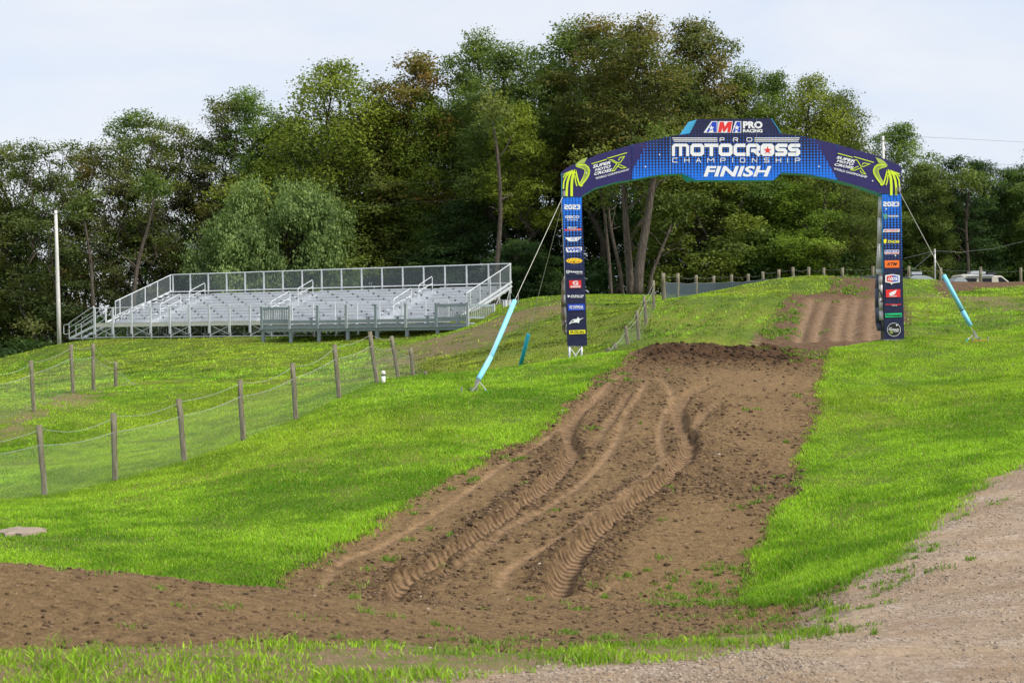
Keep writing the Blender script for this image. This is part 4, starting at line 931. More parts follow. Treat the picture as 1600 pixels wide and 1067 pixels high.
fence('wire_fence', 'near fence of leaning wooden posts and wire netting crossing the left turf', [(-75,27.2,-80,690),(68,28.4,61,664),(178,29.6,178,645),(287,31,279,623),(378,32.6,375,593),(462,34.5,457,567),(529,37,522,538),(588,39,578,518),(622,41,612,525),(645,44,642,543),(667,47.5,665,580)], NET)
fence('wire_fence', 'far left fence of wooden posts and netting above the bare soil path', [(-90,37,-92,590),(-20,39,-22,577),(52,40.5,48,563),(114,45,111,538),(145,46.2,146,537),(180,48,181,565),(216,51,216,601)], NET)
fence('wire_fence', 'fence of pale posts climbing the left edge of the grassy hill', [(945,50.3,943,556),(962,50.8,960,536),(981,51.2,977,509),(998,52,995,485),(1010,56,1006.5,462),(1022.5,60,1021,438)], NET, .72, True, .06)
fence('windbreak_fence', 'long fence with grey wind screen along the back meadow behind the dirt hill',
      [(1038,64,1036,427),(1059,77,1059,427),(1088,80,1088,430),(1116,82,1115,431),(1143,82,1143,429),(1169,82,1169,428),(1193,82,1192,424.5),(1217,82,1217,421),(1241,82,1239,417.5),(1264,83,1263.5,417),(1287,83,1287,418),(1316,83,1316,418),(1364,83,1364,416),(1420,83,1420,416),(1470,83,1470,418),(1533,83,1532,417),(1595,83,1595,418),(1660,83,1660,418)], NETF, .70, True, .085, .12)
# ================================================================ poles and cables
def pole(name, label, pb, pt, D, r0, r1, mat, n=10, extra=None):
    x = P(pb[0], pb[1], D).x; b = Vector((x, D, H(x, D))); t = P(pt[0], pt[1], D)-b; e = empty(name, b); tag(e, label, 'pole', 'utility poles')
    m = MB(); m.tube([(0, 0, -.3), t*.33, t*.66, t], [r0, r0*.9+r1*.1, (r0+r1)/2, r1], n); m.build('shaft', mat, e, True)
    m = MB(); m.tube([t-Vector((0, 0, .25)), t-Vector((0, 0, .21))], [r1*1.25]*2, n); m.build('band', STEEL, e); return e
pole('utility_pole', 'tall weathered white wooden pole standing left of the bleacher stairs', (93,537), (87,329), 104, .14, .10, WHITEP)
pole('utility_pole', 'pale pole whose top shows above the right shoulder of the arch', (1384,470), (1379.5,213), 78, .10, .075, WHITEP, 4)
pole('utility_pole', 'thin grey pole behind the wind screen, right of the arch', (1461,440), (1460.5,389), 88, .06, .05, STEEL)
def cable(label, pts, r=.012, name='overhead_cable'):
    q = [P(*p) for p in pts]; L = []
    for i in range(len(q)-1):
        for k in range(8): L.append(q[i].lerp(q[i+1], k/8))
    L.append(q[-1]); m = MB(); o = q[0].copy(); m.tube([p-o for p in L], r*.7, 4)
    ob = m.build(name, DARKB, None, False, o); tag(ob, label, 'cable', 'overhead cables'); return ob
cable('upper thin cable crossing the sky right of the arch', [(1383,212,78),(1480,216,84),(1600,222.5,90),(1700,228,95)], .014)
cable('lower thin cable crossing the sky at the right edge', [(1390,243,110),(1500,253,108),(1600,259,106),(1700,264,104)], .016)
cable('sagging dark cable in front of the trees, highest on the right', [(1412,404,86),(1460.5,392,88),(1500,394,92),(1550,389,96),(1600,377,100),(1660,362,104)], .016)
cable('slanting guy cable from the thin grey pole down to the left', [(1460.5,392,88),(1440,410,86),(1414,432,84)], .016)
cable('upper faint cable in front of the trees left of the arch', [(560,290,108),(700,284,108),(876,268,108)], .006)
cable('lower faint cable in front of the trees left of the arch', [(560,322,108),(700,313,108),(876,300,108)], .006)
# ================================================================ small things on the turf
def marker():
    q = hit(599, 596); q = Vector((P(599,596,39).x, 39, H(P(599,596,39).x, 39))); e = empty('marker_post', q); tag(e, 'short white plastic marker post with a black band beside the near fence', 'marker')
    m = MB(); m.tube([(0,0,-.05),(0,0,.15)], .052, 14); m.tube([(0,0,.185),(0,0,.25),(0,0,.275),(0,0,.285)], [.055,.055,.045,.02], 14); m.build('tube', simple('white_plastic', (.8,.8,.8), .4), e, True)
    m = MB(); m.tube([(0,0,.15),(0,0,.185)], .046, 14); m.build('band', BLACK, e)
marker()
def slab():
    q = P(30, 836, 22.6); q.z = H(q.x, q.y); rnd = random.Random(2); m = MB(); n = 22
    ring = [Vector((math.cos(2*math.pi*i/n)*.34*rnd.uniform(.75, 1.2), math.sin(2*math.pi*i/n)*.42*rnd.uniform(.7, 1.15), 0)) for i in range(n)]
    m.add([v*1.05-Vector((0,0,.05)) for v in ring]+[v+Vector((0,0,.035)) for v in ring]+[v*.7+Vector((0,0,.05+rnd.uniform(-.008,.012))) for v in ring]+[Vector((0,0,.055))],
          [(i,(i+1)%n,n+(i+1)%n,n+i) for i in range(n)]+[(n+i,n+(i+1)%n,2*n+(i+1)%n,2*n+i) for i in range(n)]+[(2*n+i,2*n+(i+1)%n,3*n) for i in range(n)])
    o = m.build('flat_stone', simple('pale_stone', (.25,.20,.15), .9, 0, .25, 9.0, .6), None, False, q); tag(o, 'pale flat stone lying in the turf above the brown berm', 'stone')
slab()
# ================================================================ vehicles behind the dirt berm
WHITEV = simple('white_vehicle_paint', (.36,.39,.42), .3, 0, .03, 1.0); BEIGEV = simple('beige_vehicle_paint', (.52,.48,.42), .35, 0, .05, 1.0)
GLASSD = simple('dark_glass', (.012,.016,.022), .3, 0, .02, 1.0, spec=.25); DARKV = simple('dark_vehicle_stripe', (.035,.035,.045), .35, 0, .05)
def loft(profile, w, mat, name, parent, inset=.12):
    """side outline (x,z) given width w, with rounded shoulders"""
    n = len(profile); cx = sum(p[0] for p in profile)/n; cz = sum(p[1] for p in profile)/n; vs = []
    for y, k in ((-w/2, .94), (-w/2+inset, 1.0), (w/2-inset, 1.0), (w/2, .94)): vs += [(cx+(x-cx)*k, y, cz+(z-cz)*k) for x, z in profile]
    fs = [(a*n+i, a*n+(i+1) % n, (a+1)*n+(i+1) % n, (a+1)*n+i) for a in range(3) for i in range(n)]+[tuple(reversed(range(n))), tuple(3*n+i for i in range(n))]
    m = MB(); m.add(vs, fs); return m.build(name, mat, parent)
def wheels(e, xs_, w, r=.36):
    for x in xs_:
        for s in (-1, 1):
            m = MB(); m.tube([(x, s*(w/2-.02), r), (x, s*(w/2-.26), r)], r, 20); o = m.build('wheel', BLACK, e); m = MB(); m.tube([(x, s*(w/2-.012), r), (x, s*(w/2-.05), r)], r*.55, 14); m.build('rim', STEEL, o)
def camper():
    D = 92; xl, xr = P(1496, 436, D).x, P(1579, 436, D).x; zt = P(1530, 429.5, D).z; L = (xr-xl)*1.05; cx = (xl+xr)/2; zg = zt-2.35
    e = empty('camper', (cx, D, zg)); tag(e, 'beige and dark motorhome with sloping windscreen parked behind the brown berm', 'motorhome'); h = L/2
    loft([(-h,.4),(h-.1,.4),(h,.9),(h-.05,1.35),(h-.35,1.75),(h-.95,2.24),(-h+.1,2.36),(-h,2.28)], 2.3, BEIGEV, 'body', e)
    for s in (-1, 1):
        m = MB(); m.poly([(h-1.0,s*1.152,2.16),(h-.45,s*1.152,1.74),(h-.15,s*1.152,1.35),(h-1.05,s*1.152,1.35),(h-1.2,s*1.152,2.15)]); m.build('side_window', GLASSD, e)
        for a in (-1.05, -.15): m = MB(); m.box((a-.1, s*1.153, 1.92), (.72, .03, .36)); m.build('window', GLASSD, e)
        m = MB(); m.box((-.45, s*1.156, 1.60), (L-1.4, .02, .2)); m.build('stripe', DARKV, e)
    m = MB(); m.box((-.45, 0, 2.46), (.9, .7, .14)); m.box((-.45, 0, 2.55), (.6, .5, .05)); m.build('roof_unit', WHITEV, e); m = MB(); m.box((.45, .1, 2.42), (.5, .45, .12)); m.build('roof_vent', DARKV, e)
    m = MB(); m.poly([(h-.93,-1.0,2.27),(h-.93,1.0,2.27),(h-.33,1.0,1.78),(h-.33,-1.0,1.78)]); m.poly([(h-.33,-1.0,1.78),(h-.33,1.0,1.78),(h-.03,1.0,1.37),(h-.03,-1.0,1.37)]); m.build('windscreen', GLASSD, e)
    m = MB(); m.tube([(-h+.3, -1.22, 2.24), (h-1.5, -1.22, 2.24)], .05, 8); m.build('awning', WHITEV, e); wheels(e, (-h+.9, h-.95), 2.25)
camper()
def car(px0, px1, pyt, D, label, cat, hgt=1.5):
    xl, xr = P(px0, 436, D).x, P(px1, 436, D).x; zt = P(px0, pyt, D).z; L = xr-xl; cx = (xl+xr)/2; e = empty('parked_car', (cx, D, zt-hgt)); tag(e, label, cat)
    k = L/4.4; Hh = hgt
    pr = [(-2.1,.3),(2.1,.3),(2.2,.62*Hh/1.5),(1.5,.86*Hh/1.5),(.95,1.36*Hh/1.5),(.2,Hh*.99),(-1.1,Hh),(-1.9,1.3*Hh/1.5),(-2.2,.85*Hh/1.5)]
    loft([(x*k, z) for x, z in pr], 1.8, WHITEV, 'body', e, .16)
    for s in (-1, 1): m = MB(); m.poly([(x*k, s*.903, z) for x, z in ((-1.6, .9*Hh/1.5), (1.2, .9*Hh/1.5), (.8, 1.25*Hh/1.5), (-1.5, 1.27*Hh/1.5))]); m.build('side_window', GLASSD, e)
    wheels(e, (-1.35*k, 1.35*k), 1.8, .32); return e
car(1482, 1513, 434.6, 90, 'white car whose roof shows between the arch guy line and the motorhome', 'car')
v = car(1410, 1468, 431.5, 90, 'white car with a roof box behind the mound right of the arch leg', 'car'); m = MB(); m.box((-.3, 0, 1.66), (.6, .5, .16)); m.build('roof_box', WHITEV, v)
# ================================================================ finish arch
YA = 43.3
AO = Vector((P(1142, 540, YA).x, YA, H(P(1142, 540, YA).x, YA)))
AR = empty('finish_arch', AO); tag(AR, 'blue and navy banner arch reading FINISH spanning the dirt ramp on two legs', 'arch')
def A(px, py, k=0, dy=0.): p = P(px, py, YA); return Vector((p.x, YA-.0035*k+dy, p.z))-AO
NAVY, NAVP, BLUE = (.009,.012,.052), (.020,.016,.115), (.003,.165,.78)
def halftone(name, mode):
    m, g = new_mat(name); s = g.sep(g.coord()); x, z = s[0], s[2]; sx_, sz_ = .0905, .079 if mode == 'beam' else .0735
    fx = g.m('MULTIPLY', g.m('SUBTRACT', g.m('FRACT', g.m('DIVIDE', g.m('ADD', x, 20), sx_)), .5), sx_)
    fz = g.m('MULTIPLY', g.m('SUBTRACT', g.m('FRACT', g.m('DIVIDE', g.m('ADD', z, 20), sz_)), .5), sz_)
    d = g.m('SQRT', g.m('ADD', g.m('MULTIPLY', fx, fx), g.m('MULTIPLY', fz, fz)))
    if mode == 'beam':
        zt, zb = A(1142, 203).z, A(1142, 284).z; r = g.mr(z, zt, zb, .005, .049)
        cx = g.m('ABSOLUTE', g.m('SUBTRACT', x, A(1143, 240).x))
        lim = g.m('ADD', (A(1271, 215)-A(1143, 215)).x, g.m('MULTIPLY', g.m('SUBTRACT', A(1142, 215).z, z), .55))
        # whole dots only: compare the limit with the dot's own centre
        r = g.m('MULTIPLY', r, g.m('LESS_THAN', cx, lim)); base = g.mix(g.mr(g.m('SUBTRACT', cx, lim), -.25, .05), NAVY, NAVP)
    else:
        zt, zb = A(900, 306).z, A(900, 428).z; r = g.mr(z, zt, zb, .046, .004); base = NAVY
    dot = g.m('LESS_THAN', d, r); dirt = g.mr(g.noise(3.5, 8, .7, g.coord()), .55, .8, 0, .12)
    col = g.mix(dirt, g.mix(dot, base, BLUE), (.20,.20,.24)); finish(g, col, .42, g.bump(g.noise(2.2, 5, .6, g.mapping(g.coord(), (1, 1, .5))), .6, .05), 0, .4); return m
HTB, HTC = halftone('beam_print', 'beam'), halftone('leg_print', 'leg')
NAVM = simple('navy_panel', NAVY, .42, 0, .10, 3.0, dirt=(.10, (.2,.2,.24))); NAVPM = simple('violet_navy_panel', NAVP, .42, 0, .08, 3.0, dirt=(.10, (.2,.2,.26)))
CYAN = simple('cyan_panel', (.03,.50,.78), .45, 0, .05, 3.0); CYAND = simple('cyan_edge', (.03,.55,.72), .5, 0, .08, 3.0)
def flat(name, c, r=.45): return simple(name, c, r, 0, .04, 4.0, dirt=(.12, tuple(v*.7 for v in c)))
WH = flat('white_print', (.78,.80,.83)); LIME = flat('lime_print', (.62,.80,.03)); LIMED = flat('dull_lime_print', (.36,.47,.10)); RED = flat('red_print', (.72,.03,.03)); YEL = flat('yellow_print', (.85,.78,.02)); ORG = flat('orange_print', (.88,.17,.015)); GRN = flat('green_print', (.01,.55,.20))
BLK = flat('black_print', (.012,.012,.014)); BLU = flat('blue_print', (.01,.055,.50)); PINK = flat('pale_red_print', (.70,.45,.46)); GLD = flat('gold_print', (.88,.60,.03)); GLINE = flat('grey_print', (.50,.50,.54))
def prism(name, outline, depth, mats, parent, side_idx=None, dy=0.):
    """flat outline in photo points on the arch plane, extruded backwards; side_idx(i) gives the slot of side i"""
    f = [A(x, y, 0, dy) for x, y in outline]; b = [p+Vector((0, depth, 0)) for p in f]; n = len(f); m = MB()
    m.add(f, [tuple(range(n))], 0); m.add(b, [tuple(reversed(range(n)))], 1)
    for i in range(n):
        j = (i+1) % n; m.add([f[i], f[j], b[j], b[i]], [(0, 3, 2, 1)], side_idx(i) if side_idx else 1)
    o = m.build(name, mats, parent); bmn(o); return o
def bmn(o):
    import bmesh
    bm = bmesh.new(); bm.from_mesh(o.data); bmesh.ops.remove_doubles(bm, verts=bm.verts, dist=1e-5); bmesh.ops.recalc_face_normals(bm, faces=bm.faces); bmesh.ops.triangulate(bm, faces=[f for f in bm.faces if len(f.verts) > 4]); bm.to_mesh(o.data); bm.free()
# ---- lettering helpers (points are given on the face of the sign)
_tc = {}
def glyphs(txt, bold=0., shear=0., space=1.):
    key = (txt, bold, shear, space)
    if key not in _tc:
        c = bpy.data.curves.new('lettering', 'FONT'); c.body = txt; c.offset = bold; c.shear = shear; c.space_character = space; c.resolution_u = 3
        o = bpy.data.objects.new('lettering', c); COL.objects.link(o); dg = bpy.context.evaluated_depsgraph_get(); dg.update()
        me = o.evaluated_get(dg).to_mesh(); V = [(v.co.x, v.co.y) for v in me.vertices]; Fc = [tuple(p.vertices) for p in me.polygons]
        o.evaluated_get(dg).to_mesh_clear(); bpy.data.objects.remove(o); bpy.data.curves.remove(c)
        x0, x1 = min(v[0] for v in V), max(v[0] for v in V); y0, y1 = min(v[1] for v in V), max(v[1] for v in V)
        _tc[key] = ([((x-x0)/(x1-x0), (y-y0)/(y1-y0)) for x, y in V], Fc)
    return _tc[key]
def quadpt(q, s, t):   # q: TL TR BR BL
    (ax, ay), (bx, by), (cx, cy), (dx, dy_) = q
    return ((ax*(1-s)+bx*s)*t+(dx*(1-s)+cx*s)*(1-t), (ay*(1-s)+by*s)*t+(dy_*(1-s)+cy*s)*(1-t))
def text(mb, txt, q, k=1, bold=0., shear=0., space=1., mi=0, dy=0.):
    if len(q) == 4 and not isinstance(q[0], tuple): x0, y0, x1, y1 = q; q = [(x0, y0), (x1, y0), (x1, y1), (x0, y1)]
    V, Fc = glyphs(txt, bold, shear, space); mb.add([A(*quadpt(q, s, t), k, dy) for s, t in V], Fc, mi)
def rect(mb, x0, y0, x1, y1, k=1, mi=0, sk=0.): mb.add([A(x0+sk, y0, k), A(x1+sk, y0, k), A(x1, y1, k), A(x0, y1, k)], [(3, 2, 1, 0)], mi)
def poly2(mb, pts, k=1, mi=0):
    a = sum(x*pts[(i+1) % len(pts)][1]-pts[(i+1) % len(pts)][0]*y for i, (x, y) in enumerate(pts))
    if a > 0: pts = pts[::-1]
    mb.add([A(x, y, k) for x, y in pts], [tuple(range(len(pts)))], mi)
def strip2(mb, pts, w, k=1, mi=0, closed=False, w1=None):
    n = len(pts); L, R_ = [], []
    for i in range(n):
        a = pts[i-1] if (i or closed) else None; b = pts[(i+1) % n] if (i < n-1 or closed) else None; p = pts[i]
        def un(u, v): d = math.hypot(v[0]-u[0], v[1]-u[1]) or 1; return ((v[0]-u[0])/d, (v[1]-u[1])/d)
        d0 = un(a, p) if a else un(p, b); d1 = un(p, b) if b else d0; tx, ty = d0[0]+d1[0], d0[1]+d1[1]; l = math.hypot(tx, ty) or 1; tx, ty = tx/l, ty/l
        c = max(.35, tx*d0[0]+ty*d0[1]); ww = (w if w1 is None else w+(w1-w)*i/(n-1))/2/c; L.append((p[0]-ty*ww, p[1]+tx*ww)); R_.append((p[0]+ty*ww, p[1]-tx*ww))
    for i in range(n if closed else n-1):
        j = (i+1) % n; mb.add([A(*L[i], k), A(*L[j], k), A(*R_[j], k), A(*R_[i], k)], [(0, 1, 2, 3)], mi)
def disc(mb, cx, cy, rx, ry=None, k=1, mi=0, n=24): ry = rx if ry is None else ry; poly2(mb, [(cx+rx*math.cos(2*math.pi*i/n), cy+ry*math.sin(2*math.pi*i/n)) for i in range(n)], k, mi)
def cham(pts, c, closed=False):
    out = []; n = len(pts)
    for i, p in enumerate(pts):
        if not closed and i in (0, n-1): out.append(p); continue
        a, b = pts[i-1], pts[(i+1) % n]
        for q in (a, b):
            d = math.hypot(q[0]-p[0], q[1]-p[1]); t = min(.45, c/d); out.append((p[0]+(q[0]-p[0])*t, p[1]+(q[1]-p[1])*t))
    return out
STR = {'M': [([(0,0),(0,1),(1,1),(1,0)], 0), ([(.5,0),(.5,.9)], 0)], 'O': [([(0,0),(0,1),(1,1),(1,0)], 1)], 'T': [([(0,1),(1,1)], 0), ([(.5,.9),(.5,0)], 0)], 'C': [([(1,1),(0,1),(0,0),(1,0)], 0)],
  'R': [([(0,0),(0,1),(1,1),(1,.42),(.3,.42)], 0), ([(.62,.40),(1,0)], 0)], 'S': [([(1,1),(0,1),(0,.5),(1,.5),(1,0),(0,0)], 0)], 'H': [([(0,0),(0,1)], 0), ([(1,0),(1,1)], 0), ([(.05,.5),(.95,.5)], 0)],
  'A': [([(0,0),(.5,1),(1,0)], 0), ([(.25,.32),(.75,.32)], 0)], 'm': [([(0,0),(0,1),(.5,.35),(1,1),(1,0)], 0)], 'P': [([(0,0),(0,1),(1,1),(1,.42),(.1,.42)], 0)], 'I': [([(.5,0),(.5,1)], 0)], 'N': [([(0,0),(0,1),(1,0),(1,1)], 0)],
  '2': [([(0,1),(1,1),(1,.5),(0,.5),(0,0),(1,0)], 0)], '0': [([(0,0),(0,1),(1,1),(1,0)], 1)], '3': [([(0,1),(1,1),(1,0),(0,0)], 0), ([(.3,.5),(.9,.5)], 0)]}
def sletter(mb, ch, x0, y0, x1, y1, w, k=1, c=1.2, mi=0, slant=0.):
    for j, (pl, cl) in enumerate(STR[ch]):
        X0, X1, Y0, Y1 = x0+w/2, x1-w/2, y1-w/2, y0+w/2
        if cl == 0:
            pass
        pts = []
        for i, (a, b) in enumerate(pl):
            x = X0+(X1-X0)*a; y = Y0+(Y1-Y0)*b; pts.append([x, y])
        if not cl:   # free ends run out to the edge of the letter box
            for e_, nb in ((0, 1), (-1, -2)):
                dx, dy_ = pts[e_][0]-pts[nb][0], pts[e_][1]-pts[nb][1]; l = math.hypot(dx, dy_) or 1
                if pl[e_][0] in (0, 1) or pl[e_][1] in (0, 1): pts[e_][0] += dx/l*w/2; pts[e_][1] += dy_/l*w/2
        pts = [(x+slant*(y1-y), y) for x, y in pts]; pts = cham(pts, c, bool(cl)) if len(pts) > 2 else pts
        strip2(mb, pts, w, k+j*.12, mi, bool(cl))
# ---- legs
def leg(name_side, up, low, side_mats, faces_left):
    mats_u = [HTC, side_mats[0]]
    u = prism('leg_panel', up, .50, mats_u, AR); l = prism('leg_panel', low, .46, [NAVM, side_mats[1]], AR, dy=.012); return u, l
SILV = simple('silver_cover', (.55,.54,.54), .5, .1, .18, 3.0, .5, dirt=(.4, (.30,.25,.22)))
DFAB = simple('dirty_fabric', (.24,.17,.12), .8, 0, .3, 3.0, .5, dirt=(.5, (.45,.42,.38)))
LU, LL = leg('l', [(877.5,308),(909,308),(913.5,431.5),(883,432)], [(883,433),(914,432.5),(917.5,540),(887,540.5)], (SILV, NAVM), True)
RU, RL = leg('r', [(1378.5,304),(1408,303),(1410.5,427),(1380,428)], [(1380.3,429),(1410.7,428),(1413,530),(1382.5,530.5)], (CYAN, NAVM), True)
def truss(px0, px1, py0, py1, y0, y1, parent, name, pxs=(0, 0)):
    a, b = A(px0, py0), A(px1, py0); c, d = A(px0+pxs[0], py1), A(px1+pxs[1], py1); m = MB()
    for T_, B_ in ((a, c), (b, d)):
        for y in (y0, y1): m.tube([T_+Vector((0, y, 0)), B_+Vector((0, y, 0))], .026, 8)
    h = abs(a.z-c.z); n = max(1, round(h/.42))
    for i in range(n):
        t0, t1 = (i+.12)/n, (i+.98)/n
        for (P0, P1, Q0, Q1) in ((a, b, c, d),):
            for y in (y0, y1):
                Yv = Vector((0, y, 0)); m.tube([P0.lerp(Q0, t0)+Yv, P1.lerp(Q1, t1)+Yv], .013, 6); m.tube([P1.lerp(Q1, t0)+Yv, P0.lerp(Q0, t1)+Yv], .013, 6); m.tube([P0.lerp(Q0, t0)+Yv, P1.lerp(Q1, t0)+Yv], .014, 6)
            for X0, X1 in ((a, c), (b, d)): m.tube([X0.lerp(X1, t0)+Vector((0, y0, 0)), X0.lerp(X1, t1)+Vector((0, y1, 0))], .013, 6)
    m.build(name, ALU, parent, True)
truss(890, 909, 538, 570, .05, .42, AR, 'leg_truss'); truss(1385, 1408, 500, 545, .06, .42, AR, 'leg_truss')
for px, py in ((900, 566), (1397, 540)):
    q = A(px, py, 0, .22); g0 = H((q+AO).x, (q+AO).y)-AO.z; m = MB(); m.box((q.x, q.y, g0+.0), (.6, .6, .03)); m.build('base_plate', STEEL, AR)
def flap(pts, mat, name, bulge=.06, dy=.1, depth=.3):
    m = MB(); n = len(pts)
    for i in range(n-1):
        (x0, x1, y), (X0, X1, Y) = pts[i], pts[i+1]
        K = 5
        for k in range(K):
            def q(t, xa, xb, yy, i_): v = A(xa+(xb-xa)*t, yy, 0, dy+depth*(1-math.sin(math.pi*(t*.5+.25)))+bulge*math.sin(i_*1.9+t*5)*.4); return v
            m.add([q(k/K, x0, x1, y, i), q((k+1)/K, x0, x1, y, i), q((k+1)/K, X0, X1, Y, i+1), q(k/K, X0, X1, Y, i+1)], [(0, 1, 2, 3)])
    o = m.build(name, mat, AR, True); md = o.modifiers.new('thickness', 'SOLIDIFY'); md.thickness = .02; return o
flap([(882,885,432),(879,886,440),(878,887,460),(878,888,480),(878.5,888,500),(880,888,515),(884,888,523)], DFAB, 'side_cover')
flap([(882.5,885,432),(881.5,886,440),(881,887,460),(881.5,888,480),(882.5,888,500),(883.5,888,515),(885.5,888,523)], SILV, 'side_cover', dy=.06)
flap([(1376,1379,306),(1374.5,1379,340),(1373.5,1380,380),(1371.5,1380.5,420),(1371.5,1381,429)], SILV, 'side_cover', dy=.08)
flap([(1372.5,1376,428),(1371,1376,450),(1370.5,1376,480),(1371.5,1378,505),(1375,1381,517)], simple('dark_side_cover', (.06,.07,.11), .5), 'side_cover', dy=.12)
flap([(1374.5,1381,429),(1374,1381,445),(1374.5,1382,465),(1375,1382,485),(1375.5,1382.5,500)], SILV, 'side_cover', dy=.06)
for p in ([(878.5,478),(884,475)], [(879,511),(887,502)], [(1371.8,450),(1381,466)], [(1376,472),(1381.5,468)]): m = MB(); strip2(m, p, 2.2, -5); m.build('strap', BLACK, AR)
# ---- beam
beam_l = [(878,268.5),(886,262.5),(897,257),(935,241.5),(987,226.5),(987,281),(960,285.5),(930,294),(909,306.5),(909,308),(878,308)]
beam_c = [(987.8,226.3),(1048.5,213),(1077.5,208.7),(1089,186.8),(1205,185.5),(1220,208.7),(1255,213),(1307.5,226),(1307.5,281.5),(1259,271.7),(1221,270),(1208.5,281.7),(1087.5,281.7),(1066.5,271.5),(1030,273),(987.8,281)]
beam_r = [(1308.3,226.2),(1368,243),(1390,252),(1408,260.5),(1408,303),(1377,303),(1345,292),(1308.3,281.7)]
def sidx(lower, n): return lambda i: 2 if i in lower else 1
BL = prism('beam_banner', beam_l, .55, [NAVPM, CYAN, CYAND], AR, sidx((5,6,7,8,9), 0), -.01)
BC = prism('beam_banner', beam_c, .55, [HTB, CYAN, CYAND], AR, sidx(range(9, 15), 0), -.012)
BR = prism('beam_banner', beam_r, .55, [NAVPM, CYAN, CYAND], AR, sidx((4,5,6), 0), -.01)
# flared cyan returns beside the crown
m = MB()
def quad3(a, b, c, d): m.add([a, b, c, d], [(0, 1, 2, 3)])
quad3(A(1089,187,0,0), A(1078.5,187.4,0,.45), A(1064,208.8,0,.45), A(1077.5,208.7,0,0)); quad3(A(1205,185.5,0,0), A(1205,186,0,.7), A(1220,209,0,.7), A(1220,208.7,0,0)); quad3(A(1087.5,281.9,0,0), A(1076,282.2,0,.45), A(1066.4,271.3,0,.45), A(1066.5,271.5,0,0))
fs_ = m.v
for i in range(3):
    mm = MB(); mm.add(fs_[i*4:i*4+4], [(0, 1, 2, 3)]); o = mm.build('cyan_return', CYAN, AR); md = o.modifiers.new('thickness', 'SOLIDIFY'); md.thickness = .012
m = MB(); quad3(A(1087.2,281.5,1.5,-.014), A(1075,281.5,1.5,.3), A(1066,271.5,1.5,.3), A(1073,271.5,1.5,-.014)); m.build('cyan_return', CYAND, AR)
def K(layer): return layer+5.0   # layers counted from the proud face of the beam
def c6(u, v): return (1040+u/7.273, 180+v/7.273)
def c5(u, v): return (870+u/8.89, 220+v/8.89)
def c7(u, v): return (1260+u/9.41, 220+v/9.41)
wht = MB()
for i, v in enumerate((263, 281, 300)):
    (x0, y), (x1, _) = c6(75+i*9, v), c6(588, v); rect(wht, x0, y-.62, x1, y+.62, K(1)); (x0, y), (x1, _) = c6(1008, v), c6(1522-i*8, v); rect(wht, x0, y-.62, x1, y+.62, K(1))
for ch, a, b in (('P', 613, 668), ('R', 765, 822), ('O', 918, 983)): x0, y0 = c6(a, 257); x1, y1 = c6(b, 304); sletter(wht, ch, x0, y0, x1, y1, 1.15, K(1), .9)
for ch, a, b in (('M',72,266),('O',280,436),('T',440,598),('O',602,760),('C',770,906),('R',915,1072),('O',1078,1234),('S',1245,1382),('S',1390,1528)):
    x0, y0 = c6(a, 327); x1, y1 = c6(b, 468); sletter(wht, ch, x0, y0, x1, y1, 4.6 if ch == 'M' else 5.4, K(1), 2.2)
x0, y0 = c6(1120, 358); x1, y1 = c6(1196, 440); rect(wht, x0-.5, y0-.5, x1+.5, y1+.5, K(1.5))
for ch, c_ in zip('CHAMPIONSHIP', (105,240,372,512,650,762,873,1010,1146,1281,1385,1498)):
    w = 30 if ch != 'M' else 40; x0, y0 = c6(c_-w, 488); x1, y1 = c6(c_+w, 541); sletter(wht, 'm' if ch == 'M' else ch, x0, y0, x1, y1, 1.1, K(1), .8)
text(wht, 'FINISH', [c6(447,580), c6(1202,580), c6(1176,702), c6(430,702)], K(1), .035, .12, 1.02)
text(wht, 'PRO', [c6(878,73), c6(1100,73), c6(1100,155), c6(878,155)], K(1), .05, 0, 1.02); text(wht, 'RACING', [c6(878,163), c6(1100,163), c6(1100,200), c6(878,200)], K(1), .045)
# AMA emblem
for (a, b, c_, d, e_) in ((430,520,588,588,0), (752,790,858,858,0)):
    poly2(wht, [c6(a,203), c6(b,73), c6(c_,73), c6(d,203)], K(1))
poly2(wht, [c6(588,203), c6(600,73), c6(762,73), c6(742,203)], K(.8))
wht.build('white_lettering', WH, BC)
m = MB(); poly2(m, [c6(462,197), c6(530,80), c6(580,80), c6(580,197), c6(545,197), c6(540,172), c6(500,178), c6(488,197)], K(2)); poly2(m, [c6(762,197), c6(808,80), c6(850,80), c6(850,197), c6(822,197), c6(816,172), c6(795,176), c6(785,197)], K(2)); m.build('blue_emblem', BLU, BC)
m = MB()
def star(mb, cx, cy, r, k, rot=0., ri=.40): poly2(mb, [(cx+(r if i % 2 == 0 else r*ri)*math.sin(math.pi*i/5+rot), cy-(r if i % 2 == 0 else r*ri)*math.cos(math.pi*i/5+rot)) for i in range(10)], k)
star(m, *c6(520,150), 4.6, K(3)); star(m, *c6(808,146), 4.6, K(3)); m.build('white_star', WH, BC)
m = MB(); poly2(m, [c6(595,197), c6(616,80), c6(660,80), c6(672,135), c6(706,80), c6(755,80), c6(735,197), c6(700,197), c6(708,140), c6(672,190), c6(652,190), c6(645,145), c6(632,197)], K(2)); m.build('red_emblem', RED, BC)
m = MB(); star(m, *c6(1158,402), 6.4, K(3)); m.build('red_star', RED, BC)
